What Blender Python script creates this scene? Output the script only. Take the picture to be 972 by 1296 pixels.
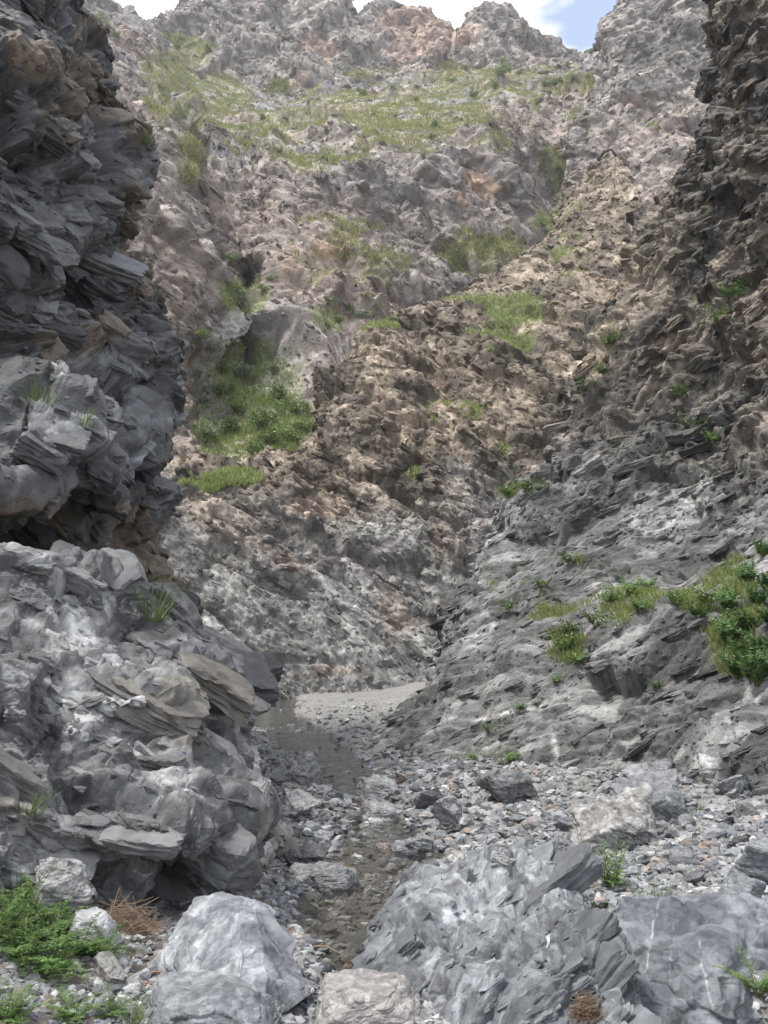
import bpy, bmesh, math, random
import numpy as np
from concurrent.futures import ThreadPoolExecutor

random.seed(7)
HAZE = 0.00036
RNG = np.random.default_rng(11)
F32 = np.float32
for ob in list(bpy.data.objects):
    bpy.data.objects.remove(ob)
SC = bpy.context.scene
COL = SC.collection

# ------------------------------------------------------------------ camera
CAMZ = 1.9
FPX = 1261.0                       # focal length in pixels of the 972x1296 photograph
PITCH = math.atan((815 - 648) / FPX)
cam_d = bpy.data.cameras.new('camera')
cam = bpy.data.objects.new('camera', cam_d)
COL.objects.link(cam)
cam.location = (0, 0, CAMZ)
cam.rotation_euler = (math.pi / 2 + PITCH, 0, 0)
cam_d.sensor_fit = 'VERTICAL'
cam_d.sensor_height = 36
cam_d.lens = FPX / 1296 * 36
cam_d.clip_start = 0.05
cam_d.clip_end = 20000
SC.camera = cam
CP, SP = math.cos(PITCH), math.sin(PITCH)


def unproj(u, v, Y):
    """world point at forward distance Y that lies in direction (u, v)"""
    u, v, Y = np.asarray(u, float), np.asarray(v, float), np.asarray(Y, float)
    cx = (u - 486) / FPX
    cy = (648 - v) / FPX
    dy = CP - cy * SP
    dz = SP + cy * CP
    t = Y / dy
    return np.stack([cx * t, Y + 0 * t, CAMZ + dz * t], -1)


def proj(P):
    x, y, z = P[..., 0], P[..., 1], P[..., 2] - CAMZ
    d = y * CP + z * SP
    h = -y * SP + z * CP
    d = np.where(np.abs(d) < 1e-3, 1e-3, d)
    return 486 + FPX * x / d, 648 - FPX * h / d


# ------------------------------------------------------------------ noise
def _h(x):
    x = x.astype(np.uint32)
    x ^= x >> np.uint32(16)
    x = x * np.uint32(0x7feb352d)
    x ^= x >> np.uint32(15)
    x = x * np.uint32(0x846ca68b)
    x ^= x >> np.uint32(16)
    return x


def _cell(ix, iy, iz, seed):
    a = ix.astype(np.int32).view(np.uint32) * np.uint32(0x8da6b343)
    b = iy.astype(np.int32).view(np.uint32) * np.uint32(0xd8163841)
    c = iz.astype(np.int32).view(np.uint32) * np.uint32(0xcb1ab31f)
    return _h(a ^ b ^ c ^ np.uint32((seed * 0x9e3779b1) & 0xffffffff))


def _u(h, k):
    return (_h(h + np.uint32((k * 0x68bc21eb) & 0xffffffff)) >> np.uint32(8)).astype(F32) * F32(1 / 16777216.0)


POOL = ThreadPoolExecutor(4)


def par(fn, P, *a):
    n = len(P)
    ch = 40000
    if n <= ch:
        return fn(P, *a)
    parts = list(POOL.map(lambda i: fn(P[i:i + ch], *a), range(0, n, ch)))
    if isinstance(parts[0], tuple):
        return tuple(np.concatenate([p[k] for p in parts]) for k in range(len(parts[0])))
    return np.concatenate(parts)


def _vnoise(P, seed):
    P = P.astype(F32)
    f = np.floor(P)
    t = P - f
    i = f.astype(np.int32)
    t = t * t * t * (t * (t * 6 - 15) + 10)
    r = []
    for dx in (0, 1):
        for dy in (0, 1):
            for dz in (0, 1):
                r.append(_u(_cell(i[:, 0] + dx, i[:, 1] + dy, i[:, 2] + dz, seed), 1))
    x, y, z = t[:, 0], t[:, 1], t[:, 2]
    c00 = r[0] * (1 - z) + r[1] * z
    c01 = r[2] * (1 - z) + r[3] * z
    c10 = r[4] * (1 - z) + r[5] * z
    c11 = r[6] * (1 - z) + r[7] * z
    return ((c00 * (1 - y) + c01 * y) * (1 - x) + (c10 * (1 - y) + c11 * y) * x) * 2 - 1


ROT = np.array([[0.36, 0.48, -0.8], [-0.8, 0.6, 0.0], [0.48, 0.64, 0.6]], F32)


def _fbm(P, seed, octv, gain=0.5):
    P = P.astype(F32)
    s = np.zeros(len(P), F32)
    a, tot = 1.0, 0.0
    for o in range(octv):
        s += a * _vnoise(P, seed + o * 17)
        tot += a
        a *= gain
        P = (P @ ROT) * F32(2.03) + F32(13.7)
    return s / F32(tot) * F32(1.6)


def fbm(P, wl, seed, octv=4, gain=0.5):
    return par(_fbm, (np.asarray(P) / wl).astype(F32), seed, octv, gain)


def ridged(P, wl, seed, octv=4):
    def f(Q):
        Q = Q.astype(F32)
        s = np.zeros(len(Q), F32)
        a, tot = 1.0, 0.0
        for o in range(octv):
            s += a * (1 - np.abs(_vnoise(Q, seed + o * 31)) * 2)
            tot += a
            a *= 0.5
            Q = (Q @ ROT) * F32(2.1) + F32(5.1)
        return s / F32(tot)
    return par(f, (np.asarray(P) / wl).astype(F32))


KSHARP = 44.0


def _facet(P, seed):
    """broken-rock cells: every cell has its own step and its own tilted plane"""
    P = P.astype(F32)
    base = np.floor(P - F32(0.5)).astype(np.int32)
    n = len(P)
    d1 = np.full(n, 9e9, F32)
    d2 = np.full(n, 9e9, F32)
    bh = np.zeros(n, np.uint32)
    sw = np.full(n, 1e-9, F32)
    so_ = np.zeros(n, F32)
    st_ = np.zeros(n, F32)
    for dx in (0, 1):
        for dy in (0, 1):
            for dz in (0, 1):
                ix, iy, iz = base[:, 0] + dx, base[:, 1] + dy, base[:, 2] + dz
                h = _cell(ix, iy, iz, seed)
                D0 = P[:, 0] - (ix + F32(0.5)) - (_u(h, 1) - F32(0.5)) * F32(0.8)
                D1 = P[:, 1] - (iy + F32(0.5)) - (_u(h, 2) - F32(0.5)) * F32(0.8)
                D2 = P[:, 2] - (iz + F32(0.5)) - (_u(h, 3) - F32(0.5)) * F32(0.8)
                d = D0 * D0 + D1 * D1 + D2 * D2
                w = np.exp(-F32(KSHARP) * d)
                sw += w
                so_ += w * (_u(h, 5) * 2 - 1)
                st_ += w * ((_u(h, 6) * 2 - 1) * D0 + (_u(h, 7) * 2 - 1) * D1 + (_u(h, 8) * 2 - 1) * D2)
                m = d < d1
                d2 = np.where(m, d1, np.minimum(d2, d))
                d1 = np.where(m, d, d1)
                bh = np.where(m, h, bh)
    edge = np.sqrt(d2) - np.sqrt(d1)
    return so_ / sw, st_ / sw, edge, _u(bh, 9)


def _lin(P, seed):
    """faceted noise: random heights joined by flat triangles"""
    P = P.astype(F32)
    f = np.floor(P)
    t = P - f
    i = f.astype(np.int32)
    x, y, z = t[:, 0], t[:, 1], t[:, 2]
    hi = np.maximum(np.maximum(x, y), z)
    lo = np.minimum(np.minimum(x, y), z)
    md = x + y + z - hi - lo
    mx = (x >= y) & (x >= z)
    my = ~mx & (y >= z)
    mz = ~mx & ~my
    nz = (z <= y) & (z <= x)
    ny = ~nz & (y <= x)
    nx = ~nz & ~ny
    X, Y, Z = i[:, 0], i[:, 1], i[:, 2]
    s = (1 - hi) * _u(_cell(X, Y, Z, seed), 1)
    s += (hi - md) * _u(_cell(X + mx, Y + my, Z + mz, seed), 1)
    s += (md - lo) * _u(_cell(X + ~nx, Y + ~ny, Z + ~nz, seed), 1)
    s += lo * _u(_cell(X + 1, Y + 1, Z + 1, seed), 1)
    return s * 2 - 1


def lin(P, wl, seed, stretch=(1, 1, 1), M=None):
    Q = np.asarray(P)
    if M is not None:
        Q = Q @ M
    Q = Q / (np.array(stretch) * wl) + seed * 2.31
    return par(_lin, Q.astype(F32), seed)


def frac(wls, seed, stretch, bed, amp=0.15, lamp=0.22, mods=None, tail=1.0):
    """one fractured-rock recipe: steps and facets at a falling series of sizes"""
    L = []
    n = len(wls)
    for k, wl in enumerate(wls):
        g = tail ** k
        m = None if (mods is None or k == 0) else wl * mods
        L.append(('facet', wl, amp * wl * g, seed + 20 + k, stretch, bed, m))
        L.append(('lin', wl * 0.85, lamp * wl * g, seed + 40 + k, (stretch[0], stretch[1], stretch[2] * 1.2), (bed[0] + 31 * k + 12, bed[1] + 17 * k, bed[2] + 45 * k) if k % 2 else bed))
    return L


def eulm(rx, ry, rz):
    rx, ry, rz = map(math.radians, (rx, ry, rz))
    X = np.array([[1, 0, 0], [0, math.cos(rx), -math.sin(rx)], [0, math.sin(rx), math.cos(rx)]])
    Y = np.array([[math.cos(ry), 0, math.sin(ry)], [0, 1, 0], [-math.sin(ry), 0, math.cos(ry)]])
    Z = np.array([[math.cos(rz), -math.sin(rz), 0], [math.sin(rz), math.cos(rz), 0], [0, 0, 1]])
    return Z @ Y @ X


def facet(P, wl, seed, stretch=(1, 1, 1), M=None):
    Q = np.asarray(P)
    if M is not None:
        Q = Q @ M                 # into the bedding frame
    Q = Q / (np.array(stretch) * wl) + seed * 3.17
    return par(_facet, Q.astype(F32), seed)


def sstep(a, b, x):
    t = np.clip((x - a) / (b - a), 0, 1)
    return t * t * (3 - 2 * t)


# ------------------------------------------------------------------ mesh helpers
def new_mesh(name, V, faces_flat, nper, col=None, smooth=False):
    me = bpy.data.meshes.new(name)
    V = np.ascontiguousarray(V, F32)
    if isinstance(faces_flat, list):
        sizes = np.concatenate([np.full(len(f), f.shape[1], np.int32) for f in faces_flat])
        faces_flat = np.concatenate([np.ascontiguousarray(f, np.int32).ravel() for f in faces_flat])
    else:
        faces_flat = np.ascontiguousarray(faces_flat, np.int32).ravel()
        sizes = np.full(len(faces_flat) // nper, nper, np.int32)
    nf = len(sizes)
    starts = np.concatenate([[0], np.cumsum(sizes)[:-1]]).astype(np.int32)
    me.vertices.add(len(V))
    me.vertices.foreach_set('co', V.ravel())
    me.loops.add(len(faces_flat))
    me.loops.foreach_set('vertex_index', faces_flat)
    me.polygons.add(nf)
    me.polygons.foreach_set('loop_start', starts)
    me.update(calc_edges=True)
    if col is not None:
        at = me.color_attributes.new('rock_tint', 'FLOAT_COLOR', 'POINT')
        c4 = np.ones((len(V), 4), F32)
        c4[:, :3] = col
        at.data.foreach_set('color', c4.ravel())
    if not smooth:
        me.shade_flat()
    me.validate()
    return me


def link(name, me, mat=None, parent=None, label=None, cat=None, group=None, kind=None, loc=None):
    o = bpy.data.objects.new(name, me)
    COL.objects.link(o)
    if mat is not None and me is not None and len(me.materials) == 0:
        me.materials.append(mat)
    if parent is not None:
        o.parent = parent
    if loc is not None:
        o.location = loc
    if label:
        o['label'] = label
    if cat:
        o['category'] = cat
    if group:
        o['group'] = group
    if kind:
        o['kind'] = kind
    return o


def cr(ctrl, n_per, soft=0.7):
    """Catmull-Rom along axis 0; n_per[i] samples in interval i"""
    R = len(ctrl)
    out = []
    for i in range(R - 1):
        p0 = ctrl[max(i - 1, 0)] if i > 0 else 2 * ctrl[0] - ctrl[1]
        p1, p2 = ctrl[i], ctrl[i + 1]
        p3 = ctrl[i + 2] if i + 2 < R else 2 * ctrl[-1] - ctrl[-2]
        t = np.linspace(0, 1, n_per[i], endpoint=False).reshape((-1,) + (1,) * (ctrl.ndim - 1))
        c = 0.5 * (2 * p1 + (p2 - p0) * t + (2 * p0 - 5 * p1 + 4 * p2 - p3) * t ** 2 + (3 * p1 - p0 - 3 * p2 + p3) * t ** 3)
        l = p1 * (1 - t) + p2 * t
        out.append(soft * c + (1 - soft) * l)
    out.append(ctrl[-1][None])
    return np.concatenate(out, 0)


def sheet_pts(rows, step, soft=0.7):
    """rows of (u, v, Y) control points -> dense world grid (nr, nc, 3)"""
    C = np.array(rows, float)
    W = unproj(C[..., 0], C[..., 1], C[..., 2])
    px = C[..., :2]
    dr = np.linalg.norm(np.diff(px, axis=0), axis=-1)
    dr = dr.mean(1) * 0.5 + dr.max(1) * 0.5
    dW = np.linalg.norm(np.diff(W, axis=0), axis=-1) / np.maximum(W[1:, :, 1], 1) * FPX * 0.35
    dr = np.maximum(dr, dW.mean(1))
    dc = np.linalg.norm(np.diff(px, axis=1), axis=-1)
    dc = dc.mean(0) * 0.5 + dc.max(0) * 0.5
    dcW = np.linalg.norm(np.diff(W, axis=1), axis=-1) / np.maximum(W[:, 1:, 1], 1) * FPX * 0.35
    dc = np.maximum(dc, dcW.mean(0))
    nr = np.maximum(2, (dr / step).astype(int))
    nc = np.maximum(2, (dc / step).astype(int))
    G = cr(W, nr, soft)
    G = np.swapaxes(cr(np.swapaxes(G, 0, 1), nc, soft), 0, 1)
    return G


def blur(A, n):
    for _ in range(n):
        B = A.copy()
        B[1:-1] = (A[:-2] + 2 * A[1:-1] + A[2:]) / 4
        A = B.copy()
        A[:, 1:-1] = (B[:, :-2] + 2 * B[:, 1:-1] + B[:, 2:]) / 4
    return A


def grid_normals(G):
    du = np.gradient(G, axis=1)
    dv = np.gradient(G, axis=0)
    N = np.cross(du, dv)
    N /= np.maximum(np.linalg.norm(N, axis=-1, keepdims=True), 1e-9)
    return N


def grid_faces(nr, nc):
    i = np.arange(nr * nc).reshape(nr, nc)
    return np.stack([i[:-1, :-1], i[:-1, 1:], i[1:, 1:], i[1:, :-1]], -1).reshape(-1, 4)


_ico = {}


def ico(sub):
    if sub not in _ico:
        bm = bmesh.new()
        bmesh.ops.create_icosphere(bm, subdivisions=sub, radius=1.0)
        V = np.array([v.co[:] for v in bm.verts])
        Fc = np.array([[v.index for v in f.verts] for f in bm.faces])
        bm.free()
        _ico[sub] = (V / np.linalg.norm(V, axis=1, keepdims=True), Fc)
    return _ico[sub]


def stone_shape(sub, seed, planes=None, npl=15, p=16, lo=0.62):
    rg = np.random.default_rng(seed)
    V, Fc = ico(sub)
    if planes is None:
        n = rg.normal(size=(npl, 3))
        n[:6] += np.array([[1.5, 0, 0], [-1.5, 0, 0], [0, 1.5, 0], [0, -1.5, 0], [0, 0, 1.5], [0, 0, -1.5]])
        n /= np.linalg.norm(n, axis=1, keepdims=True)
        h = rg.uniform(lo, 1.0, npl)
    else:
        n = np.array([q[:3] for q in planes], float)
        n /= np.linalg.norm(n, axis=1, keepdims=True)
        h = np.array([q[3] for q in planes])
    a = np.clip(V @ n.T, 0, None) / h
    r = 1 / np.maximum((a ** p).sum(1) ** (1 / p), 0.35)
    P = V * r[:, None]
    lo_, hi_ = P.min(0), P.max(0)
    return (P - (lo_ + hi_) / 2) / (hi_ - lo_), Fc, V          # unit box centred on the origin



_lib = {}


def chip_lib(sub, count=18):
    """library of chipped angular blocks inside the box -1..1"""
    if sub not in _lib:
        L_ = []
        for k in range(count):
            rg = np.random.default_rng(9000 + k)
            pl = [(1, 0, 0, .9), (-1, 0, 0, .9), (0, 1, 0, .9), (0, -1, 0, .9), (0, 0, 1, .8), (0, 0, -1, .8)]
            pl = [tuple(np.array(q[:3]) + rg.normal(size=3) * .16) + (q[3] * rg.uniform(.8, 1.0),) for q in pl]
            for _ in range(7):
                n = rg.normal(size=3)
                n /= np.linalg.norm(n)
                pl.append(tuple(n) + (rg.uniform(.85, 1.2),))
            Q, Fc, V = stone_shape(sub, 0, pl, p=60)
            Q = Q * 2
            d = .07 * lin(Q + k * 7.7, .55, 950 + k) + .045 * lin(Q + k * 3.3, .26, 970 + k, (1.6, 1.2, .6))
            o1 = facet(Q + k * 5.1, .5, 990 + k, (1.5, 1.2, .5))[0]
            Q = Q + V * (d + .06 * o1)[:, None]
            L_.append(Q)
        _lib[sub] = (np.array(L_), Fc)
    return _lib[sub]


class Sheet:
    """a rock face: control grid -> dense grid -> fractured along its own normals"""

    def __init__(self, rows, step, layers, warp=None, flip=False, calm=None, cscale=6.0, soft=0.7, shift=None, rough=None):
        rows = np.array(rows, float)
        if shift:
            for c_, (du_, dv_) in shift.items():
                rows[:, c_, 0] += du_
                rows[:, c_, 1] += dv_
        G = sheet_pts(rows, step, soft)
        nr, nc, _ = G.shape
        N = grid_normals(blur(G, 40))
        if flip:
            N = -N
        P = G.reshape(-1, 3)
        N = N.reshape(-1, 3)
        Q = P.copy()
        if warp:
            wl, am, sd = warp
            Q = P + am * np.stack([fbm(P, wl, sd, 3), fbm(P + 31.1, wl, sd + 1, 3), fbm(P - 17.7, wl, sd + 2, 3)], 1)
        d = np.zeros(len(P), F32)
        self.rnd, self.edge = [], []
        self.bsz = 0.02 * float(np.median(P[:, 1]))
        for L in layers:
            k = L[0]
            if k == 'fbm':
                _, wl, am, sd, oc = L
                d += am * fbm(P, wl, sd, oc)
            elif k == 'ridge':
                _, wl, am, sd, oc, st = L
                d += am * ridged(P / np.array(st), wl, sd, oc)
            elif k == 'lin':
                _, wl, am, sd, st, rot = L
                d += am * lin(Q, wl, sd, st, eulm(*rot))
            elif k == 'facet':
                _, wl, am, sd, st, rot, mod = L
                off, tl, ed, rn = facet(Q, wl, sd, st, eulm(*rot))
                m = 1.0
                if mod:
                    m = 0.25 + 1.1 * sstep(-0.5, 0.6, fbm(P, mod, sd + 5, 2))
                d += am * m * (0.55 * off + 1.5 * tl) - am * 0.55 * m * (1 - sstep(0.0, 0.13, ed))
                self.rnd.append(rn)
                self.edge.append(ed)
        if rough:
            bu, bv = proj(P)
            d = d * rough(bu, bv)
        if calm:
            bu, bv = proj(P)
            m = np.zeros(len(P), F32)
            for (a, b, ra, rb, st) in calm:
                r = np.sqrt(((bu - a) / ra) ** 2 + ((bv - b) / rb) ** 2)
                m = np.maximum(m, st * (1 - sstep(0.45, 1.25, r)))
            m = m + 0.5 * fbm(P, cscale, 77, 3) * (m > 0.02)
            d = d * (1 - 0.72 * sstep(0.3, 0.75, m))
        d = blur(d.reshape(nr, nc), 1).ravel()
        P2 = P + N * d[:, None]
        self.P, self.shape = P2, (nr, nc)
        self.base = P
        self.N = grid_normals(P2.reshape(nr, nc, 3)).reshape(-1, 3) * (-1 if flip else 1)
        self.Ns = grid_normals(blur(P2.reshape(nr, nc, 3), 10)).reshape(-1, 3) * (-1 if flip else 1)
        self.u, self.v = proj(P2)

    def blocks(self, n, smin, smax, bed, seed, asp=(1, .72, .36), prot=(.12, .5), jit=10.0, wild=.15, power=1.0, keep=None, chip=None):
        """angular broken blocks and plates, wedged into the face along its bedding"""
        rg = np.random.default_rng(seed)
        ok = (self.u > -70) & (self.u < 1040) & (self.v > -70) & (self.v < 1350) & (self.P[:, 1] > 1)
        if keep is not None:
            ok &= keep
        G = self.P.reshape(*self.shape, 3)
        ar = np.linalg.norm(np.cross(np.gradient(G, axis=1), np.gradient(G, axis=0)), axis=-1).ravel() / np.maximum(self.P[:, 1], 1) ** 2
        ar = np.clip(ar, 0, np.percentile(ar, 97)) * ok
        ids = rg.choice(len(ar), n, p=ar / ar.sum())
        q = rg.random(n)
        s = (smin ** -power + q * (smax ** -power - smin ** -power)) ** (-1 / power)
        s = s / FPX * self.P[ids, 1]
        H = 0.5 * s[:, None] * np.array(asp) * rg.uniform(.65, 1.35, (n, 3))
        M0 = eulm(*bed)
        sg = np.where(rg.random(n) < wild, 45.0, jit)
        A = np.radians(rg.normal(size=(n, 3)) * sg[:, None])
        c_, s_ = np.cos(A), np.sin(A)
        Z, O = np.zeros(n), np.ones(n)
        Rx = np.stack([O, Z, Z, Z, c_[:, 0], -s_[:, 0], Z, s_[:, 0], c_[:, 0]], -1).reshape(n, 3, 3)
        Ry = np.stack([c_[:, 1], Z, s_[:, 1], Z, O, Z, -s_[:, 1], Z, c_[:, 1]], -1).reshape(n, 3, 3)
        A2 = A[:, 2] * 2.0
        Rz = np.stack([np.cos(A2), -np.sin(A2), Z, np.sin(A2), np.cos(A2), Z, Z, Z, O], -1).reshape(n, 3, 3)
        E = np.einsum('ij,njk->nik', M0, Rx @ Ry @ Rz)              # columns are the block axes
        N = self.Ns[ids]
        rN = (np.abs(np.einsum('nik,ni->nk', E, N)) * H).sum(1)
        pr = prot[0] + (prot[1] - prot[0]) * rg.random(n) * np.clip((smin * 4 / (s / self.P[ids, 1] * FPX)), 0.6, 1)
        ctr = self.P[ids] + N * (rN * (2 * pr - 1))[:, None]
        if not hasattr(self, 'bl'):
            self.bl = []
        spx = s / self.P[ids, 1] * FPX
        cls = np.zeros(n, int)
        if chip:
            cls[spx > chip[0]] = 3
            cls[spx > chip[1]] = 4
        r1 = rg.random(n)
        cb = np.array([[-1, -1, -1], [1, -1, -1], [1, 1, -1], [-1, 1, -1], [-1, -1, 1], [1, -1, 1], [1, 1, 1], [-1, 1, 1]], float)
        F = np.array([[0, 3, 2, 1], [4, 5, 6, 7], [0, 1, 5, 4], [1, 2, 6, 5], [2, 3, 7, 6], [3, 0, 4, 7]])
        k0 = np.where(cls == 0)[0]
        m = len(k0)
        J = cb[None] * (1 + rg.uniform(-.42, .16, (m, 8, 3)))
        tp = 1 - rg.random(m) * .5
        side = rg.integers(0, 2, m) * 2 - 1
        tt = np.where(cb[None, :, 2] * side[:, None] > 0, tp[:, None], 1.0)
        J[..., 0] *= tt
        J[..., 1] *= 0.5 + 0.5 * tt
        V = ctr[k0][:, None] + np.einsum('nik,nvk->nvi', E[k0], J * H[k0][:, None])
        self.bl.append((V, F, ids[k0], r1[k0]))
        for sub in (3, 4):
            k0 = np.where(cls == sub)[0]
            if len(k0) == 0:
                continue
            Q, Fc = chip_lib(sub)
            J = Q[rg.integers(0, len(Q), len(k0))] * (rg.integers(0, 2, (len(k0), 1, 1)) * 2 - 1)
            V = ctr[k0][:, None] + np.einsum('nik,nvk->nvi', E[k0], J * H[k0][:, None])
            self.bl.append((V, Fc, ids[k0], r1[k0]))

    def mesh(self, name, col, smooth=False):
        m = np.ones(len(self.P), F32)
        for k, w in zip(range(1, len(self.rnd)), (0.14, 0.2, 0.28, 0.3)):
            m *= 1 + w * (self.rnd[k] - 0.5) * 2
        col = np.asarray(col)
        VV, FF, CC = [self.P], [grid_faces(*self.shape)], [col * m[:, None]]
        base = len(self.P)
        for (V, F, ids, r1) in getattr(self, 'bl', []):
            n, nv = V.shape[:2]
            VV.append(V.reshape(-1, 3))
            FF.append((F[None] + (np.arange(n) * nv)[:, None, None] + base).reshape(-1, F.shape[1]))
            t = 0.66 + 0.72 * r1 ** 1.3
            cc = np.repeat(col[ids] * t[:, None], nv, 0)
            if nv > 20:
                w_ = self.bsz
                cc = cc * (1 + .35 * fbm(VV[-1], w_, 881, 3))[:, None]
            CC.append(cc)
            base += n * nv
        return new_mesh(name, np.concatenate(VV), FF, 4, np.concatenate(CC), smooth)


def lerp(a, b, t):
    a = np.asarray(a, F32)
    b = np.asarray(b, F32)
    return a + (b - a) * np.asarray(t, F32)[:, None]


def veins(P, wl, seed, width):
    n = fbm(P, wl, seed, 4)
    return 1 - sstep(0.0, width, np.abs(n))


def patch(S, spots, wl, seed, rag=0.55, up=None, lo=0.32, hi=0.62):
    """cover mask from soft spots (u, v, ru, rv, strength) broken up by noise and steepness"""
    m = np.zeros(len(S.P), F32)
    for (a, b, ra, rb, st) in spots:
        r = np.sqrt(((S.u - a) / ra) ** 2 + ((S.v - b) / rb) ** 2)
        m = np.maximum(m, st * (1 - sstep(0.45, 1.25, r)))
    m = m + rag * fbm(S.P, wl, seed, 4) * (m > 0.02)
    if up is not None:
        m = m * sstep(up[0], up[1], S.Ns[:, 2])
    return sstep(lo, hi, m)


# ------------------------------------------------------------------ materials
def nd(nt, t, **kw):
    n = nt.nodes.new(t)
    for k, v in kw.items():
        setattr(n, k, v)
    return n


def rock_mat(name, fine, bump, rough=0.72, dist=0.02, spec=0.35, contrast=0.35, per_object=False):
    """stone: mesh tint broken up by node noise, with crack and grain bump"""
    m = bpy.data.materials.new(name)
    m.use_nodes = True
    nt = m.node_tree
    nt.nodes.clear()
    L = nt.links.new
    out = nd(nt, 'ShaderNodeOutputMaterial')
    bs = nd(nt, 'ShaderNodeBsdfPrincipled')
    L(bs.outputs[0], out.inputs[0])
    tc = nd(nt, 'ShaderNodeTexCoord')
    at = nd(nt, 'ShaderNodeAttribute', attribute_name='rock_tint')
    n1 = nd(nt, 'ShaderNodeTexNoise')
    n1.inputs['Scale'].default_value = fine
    n1.inputs['Detail'].default_value = 8
    n1.inputs['Roughness'].default_value = 0.65
    L(tc.outputs['Object'], n1.inputs['Vector'])
    mr = nd(nt, 'ShaderNodeMapRange')
    mr.inputs[1].default_value = 0.3
    mr.inputs[2].default_value = 0.7
    mr.inputs[3].default_value = 1 - contrast
    mr.inputs[4].default_value = 1 + contrast
    L(n1.outputs['Fac'], mr.inputs[0])
    mx = nd(nt, 'ShaderNodeVectorMath', operation='SCALE')
    L(at.outputs['Color'], mx.inputs[0])
    L(mr.outputs[0], mx.inputs['Scale'])
    src = mx.outputs[0]
    if per_object:
        oi = nd(nt, 'ShaderNodeObjectInfo')
        rp = nd(nt, 'ShaderNodeValToRGB')
        rp.color_ramp.elements[0].color = (0.62, 0.64, 0.68, 1)
        rp.color_ramp.elements[1].color = (1.45, 1.45, 1.42, 1)
        e = rp.color_ramp.elements.new(0.35)
        e.color = (0.9, 0.93, 0.98, 1)
        e = rp.color_ramp.elements.new(0.6)
        e.color = (1.15, 1.1, 1.05, 1)
        e = rp.color_ramp.elements.new(0.7)
        e.color = (1.3, 1.08, 0.92, 1)
        e = rp.color_ramp.elements.new(0.78)
        e.color = (1.0, 1.04, 1.06, 1)
        L(oi.outputs['Random'], rp.inputs[0])
        mu = nd(nt, 'ShaderNodeVectorMath', operation='MULTIPLY')
        L(src, mu.inputs[0])
        L(rp.outputs[0], mu.inputs[1])
        src = mu.outputs[0]
    L(src, bs.inputs['Base Color'])
    bs.inputs['Roughness'].default_value = rough
    bs.inputs['Specular IOR Level'].default_value = spec
    n2 = nd(nt, 'ShaderNodeTexNoise')
    n2.inputs['Scale'].default_value = bump
    n2.inputs['Detail'].default_value = 7
    n2.inputs['Roughness'].default_value = 0.7
    L(tc.outputs['Object'], n2.inputs['Vector'])
    vo = nd(nt, 'ShaderNodeTexVoronoi', feature='DISTANCE_TO_EDGE')
    vo.inputs['Scale'].default_value = bump * 0.6
    L(tc.outputs['Object'], vo.inputs['Vector'])
    vr = nd(nt, 'ShaderNodeMapRange')
    vr.inputs[2].default_value = 0.12
    L(vo.outputs['Distance'], vr.inputs[0])
    ad = nd(nt, 'ShaderNodeMath', operation='MULTIPLY_ADD')
    L(vr.outputs[0], ad.inputs[0])
    ad.inputs[1].default_value = 0.0
    L(n2.outputs['Fac'], ad.inputs[2])
    bp = nd(nt, 'ShaderNodeBump')
    bp.inputs['Strength'].default_value = 0.75
    bp.inputs['Distance'].default_value = dist
    L(ad.outputs[0], bp.inputs['Height'])
    L(bp.outputs[0], bs.inputs['Normal'])
    return m


def leaf_mat(name, c0, c1, rough=0.55, trans=0.25):
    m = bpy.data.materials.new(name)
    m.use_nodes = True
    nt = m.node_tree
    nt.nodes.clear()
    L = nt.links.new
    out = nd(nt, 'ShaderNodeOutputMaterial')
    bs = nd(nt, 'ShaderNodeBsdfPrincipled')
    tr = nd(nt, 'ShaderNodeBsdfTranslucent')
    mix = nd(nt, 'ShaderNodeMixShader')
    mix.inputs[0].default_value = trans
    gi = nd(nt, 'ShaderNodeNewGeometry')
    oi = nd(nt, 'ShaderNodeObjectInfo')
    rp = nd(nt, 'ShaderNodeValToRGB')
    rp.color_ramp.elements[0].color = (*c0, 1)
    rp.color_ramp.elements[1].color = (*c1, 1)
    L(gi.outputs['Random Per Island'], rp.inputs[0])
    hs = nd(nt, 'ShaderNodeHueSaturation')
    mr = nd(nt, 'ShaderNodeMapRange')
    mr.inputs[3].default_value = 0.8
    mr.inputs[4].default_value = 1.25
    L(oi.outputs['Random'], mr.inputs[0])
    L(mr.outputs[0], hs.inputs['Value'])
    L(rp.outputs[0], hs.inputs['Color'])
    L(hs.outputs[0], bs.inputs['Base Color'])
    L(hs.outputs[0], tr.inputs['Color'])
    bs.inputs['Roughness'].default_value = rough
    bs.inputs['Specular IOR Level'].default_value = 0.3
    L(bs.outputs[0], mix.inputs[1])
    L(tr.outputs[0], mix.inputs[2])
    L(mix.outputs[0], out.inputs[0])
    return m


M_NEAR = rock_mat('slate_rock', 9.0, 22.0, rough=0.55, dist=0.03, spec=0.45, contrast=0.3)
M_MID = rock_mat('canyon_rock', 2.2, 6.0, rough=0.72, dist=0.12, spec=0.3, contrast=0.35)
M_FAR = rock_mat('mountain_rock', 0.5, 1.3, rough=0.9, dist=0.5, spec=0.15, contrast=0.3)
M_STONE = rock_mat('stream_stone', 14.0, 30.0, rough=0.6, dist=0.014, spec=0.4, contrast=0.28, per_object=True)
M_BOULD = rock_mat('boulder_rock', 11.0, 26.0, rough=0.58, dist=0.018, spec=0.4, contrast=0.26)

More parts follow.
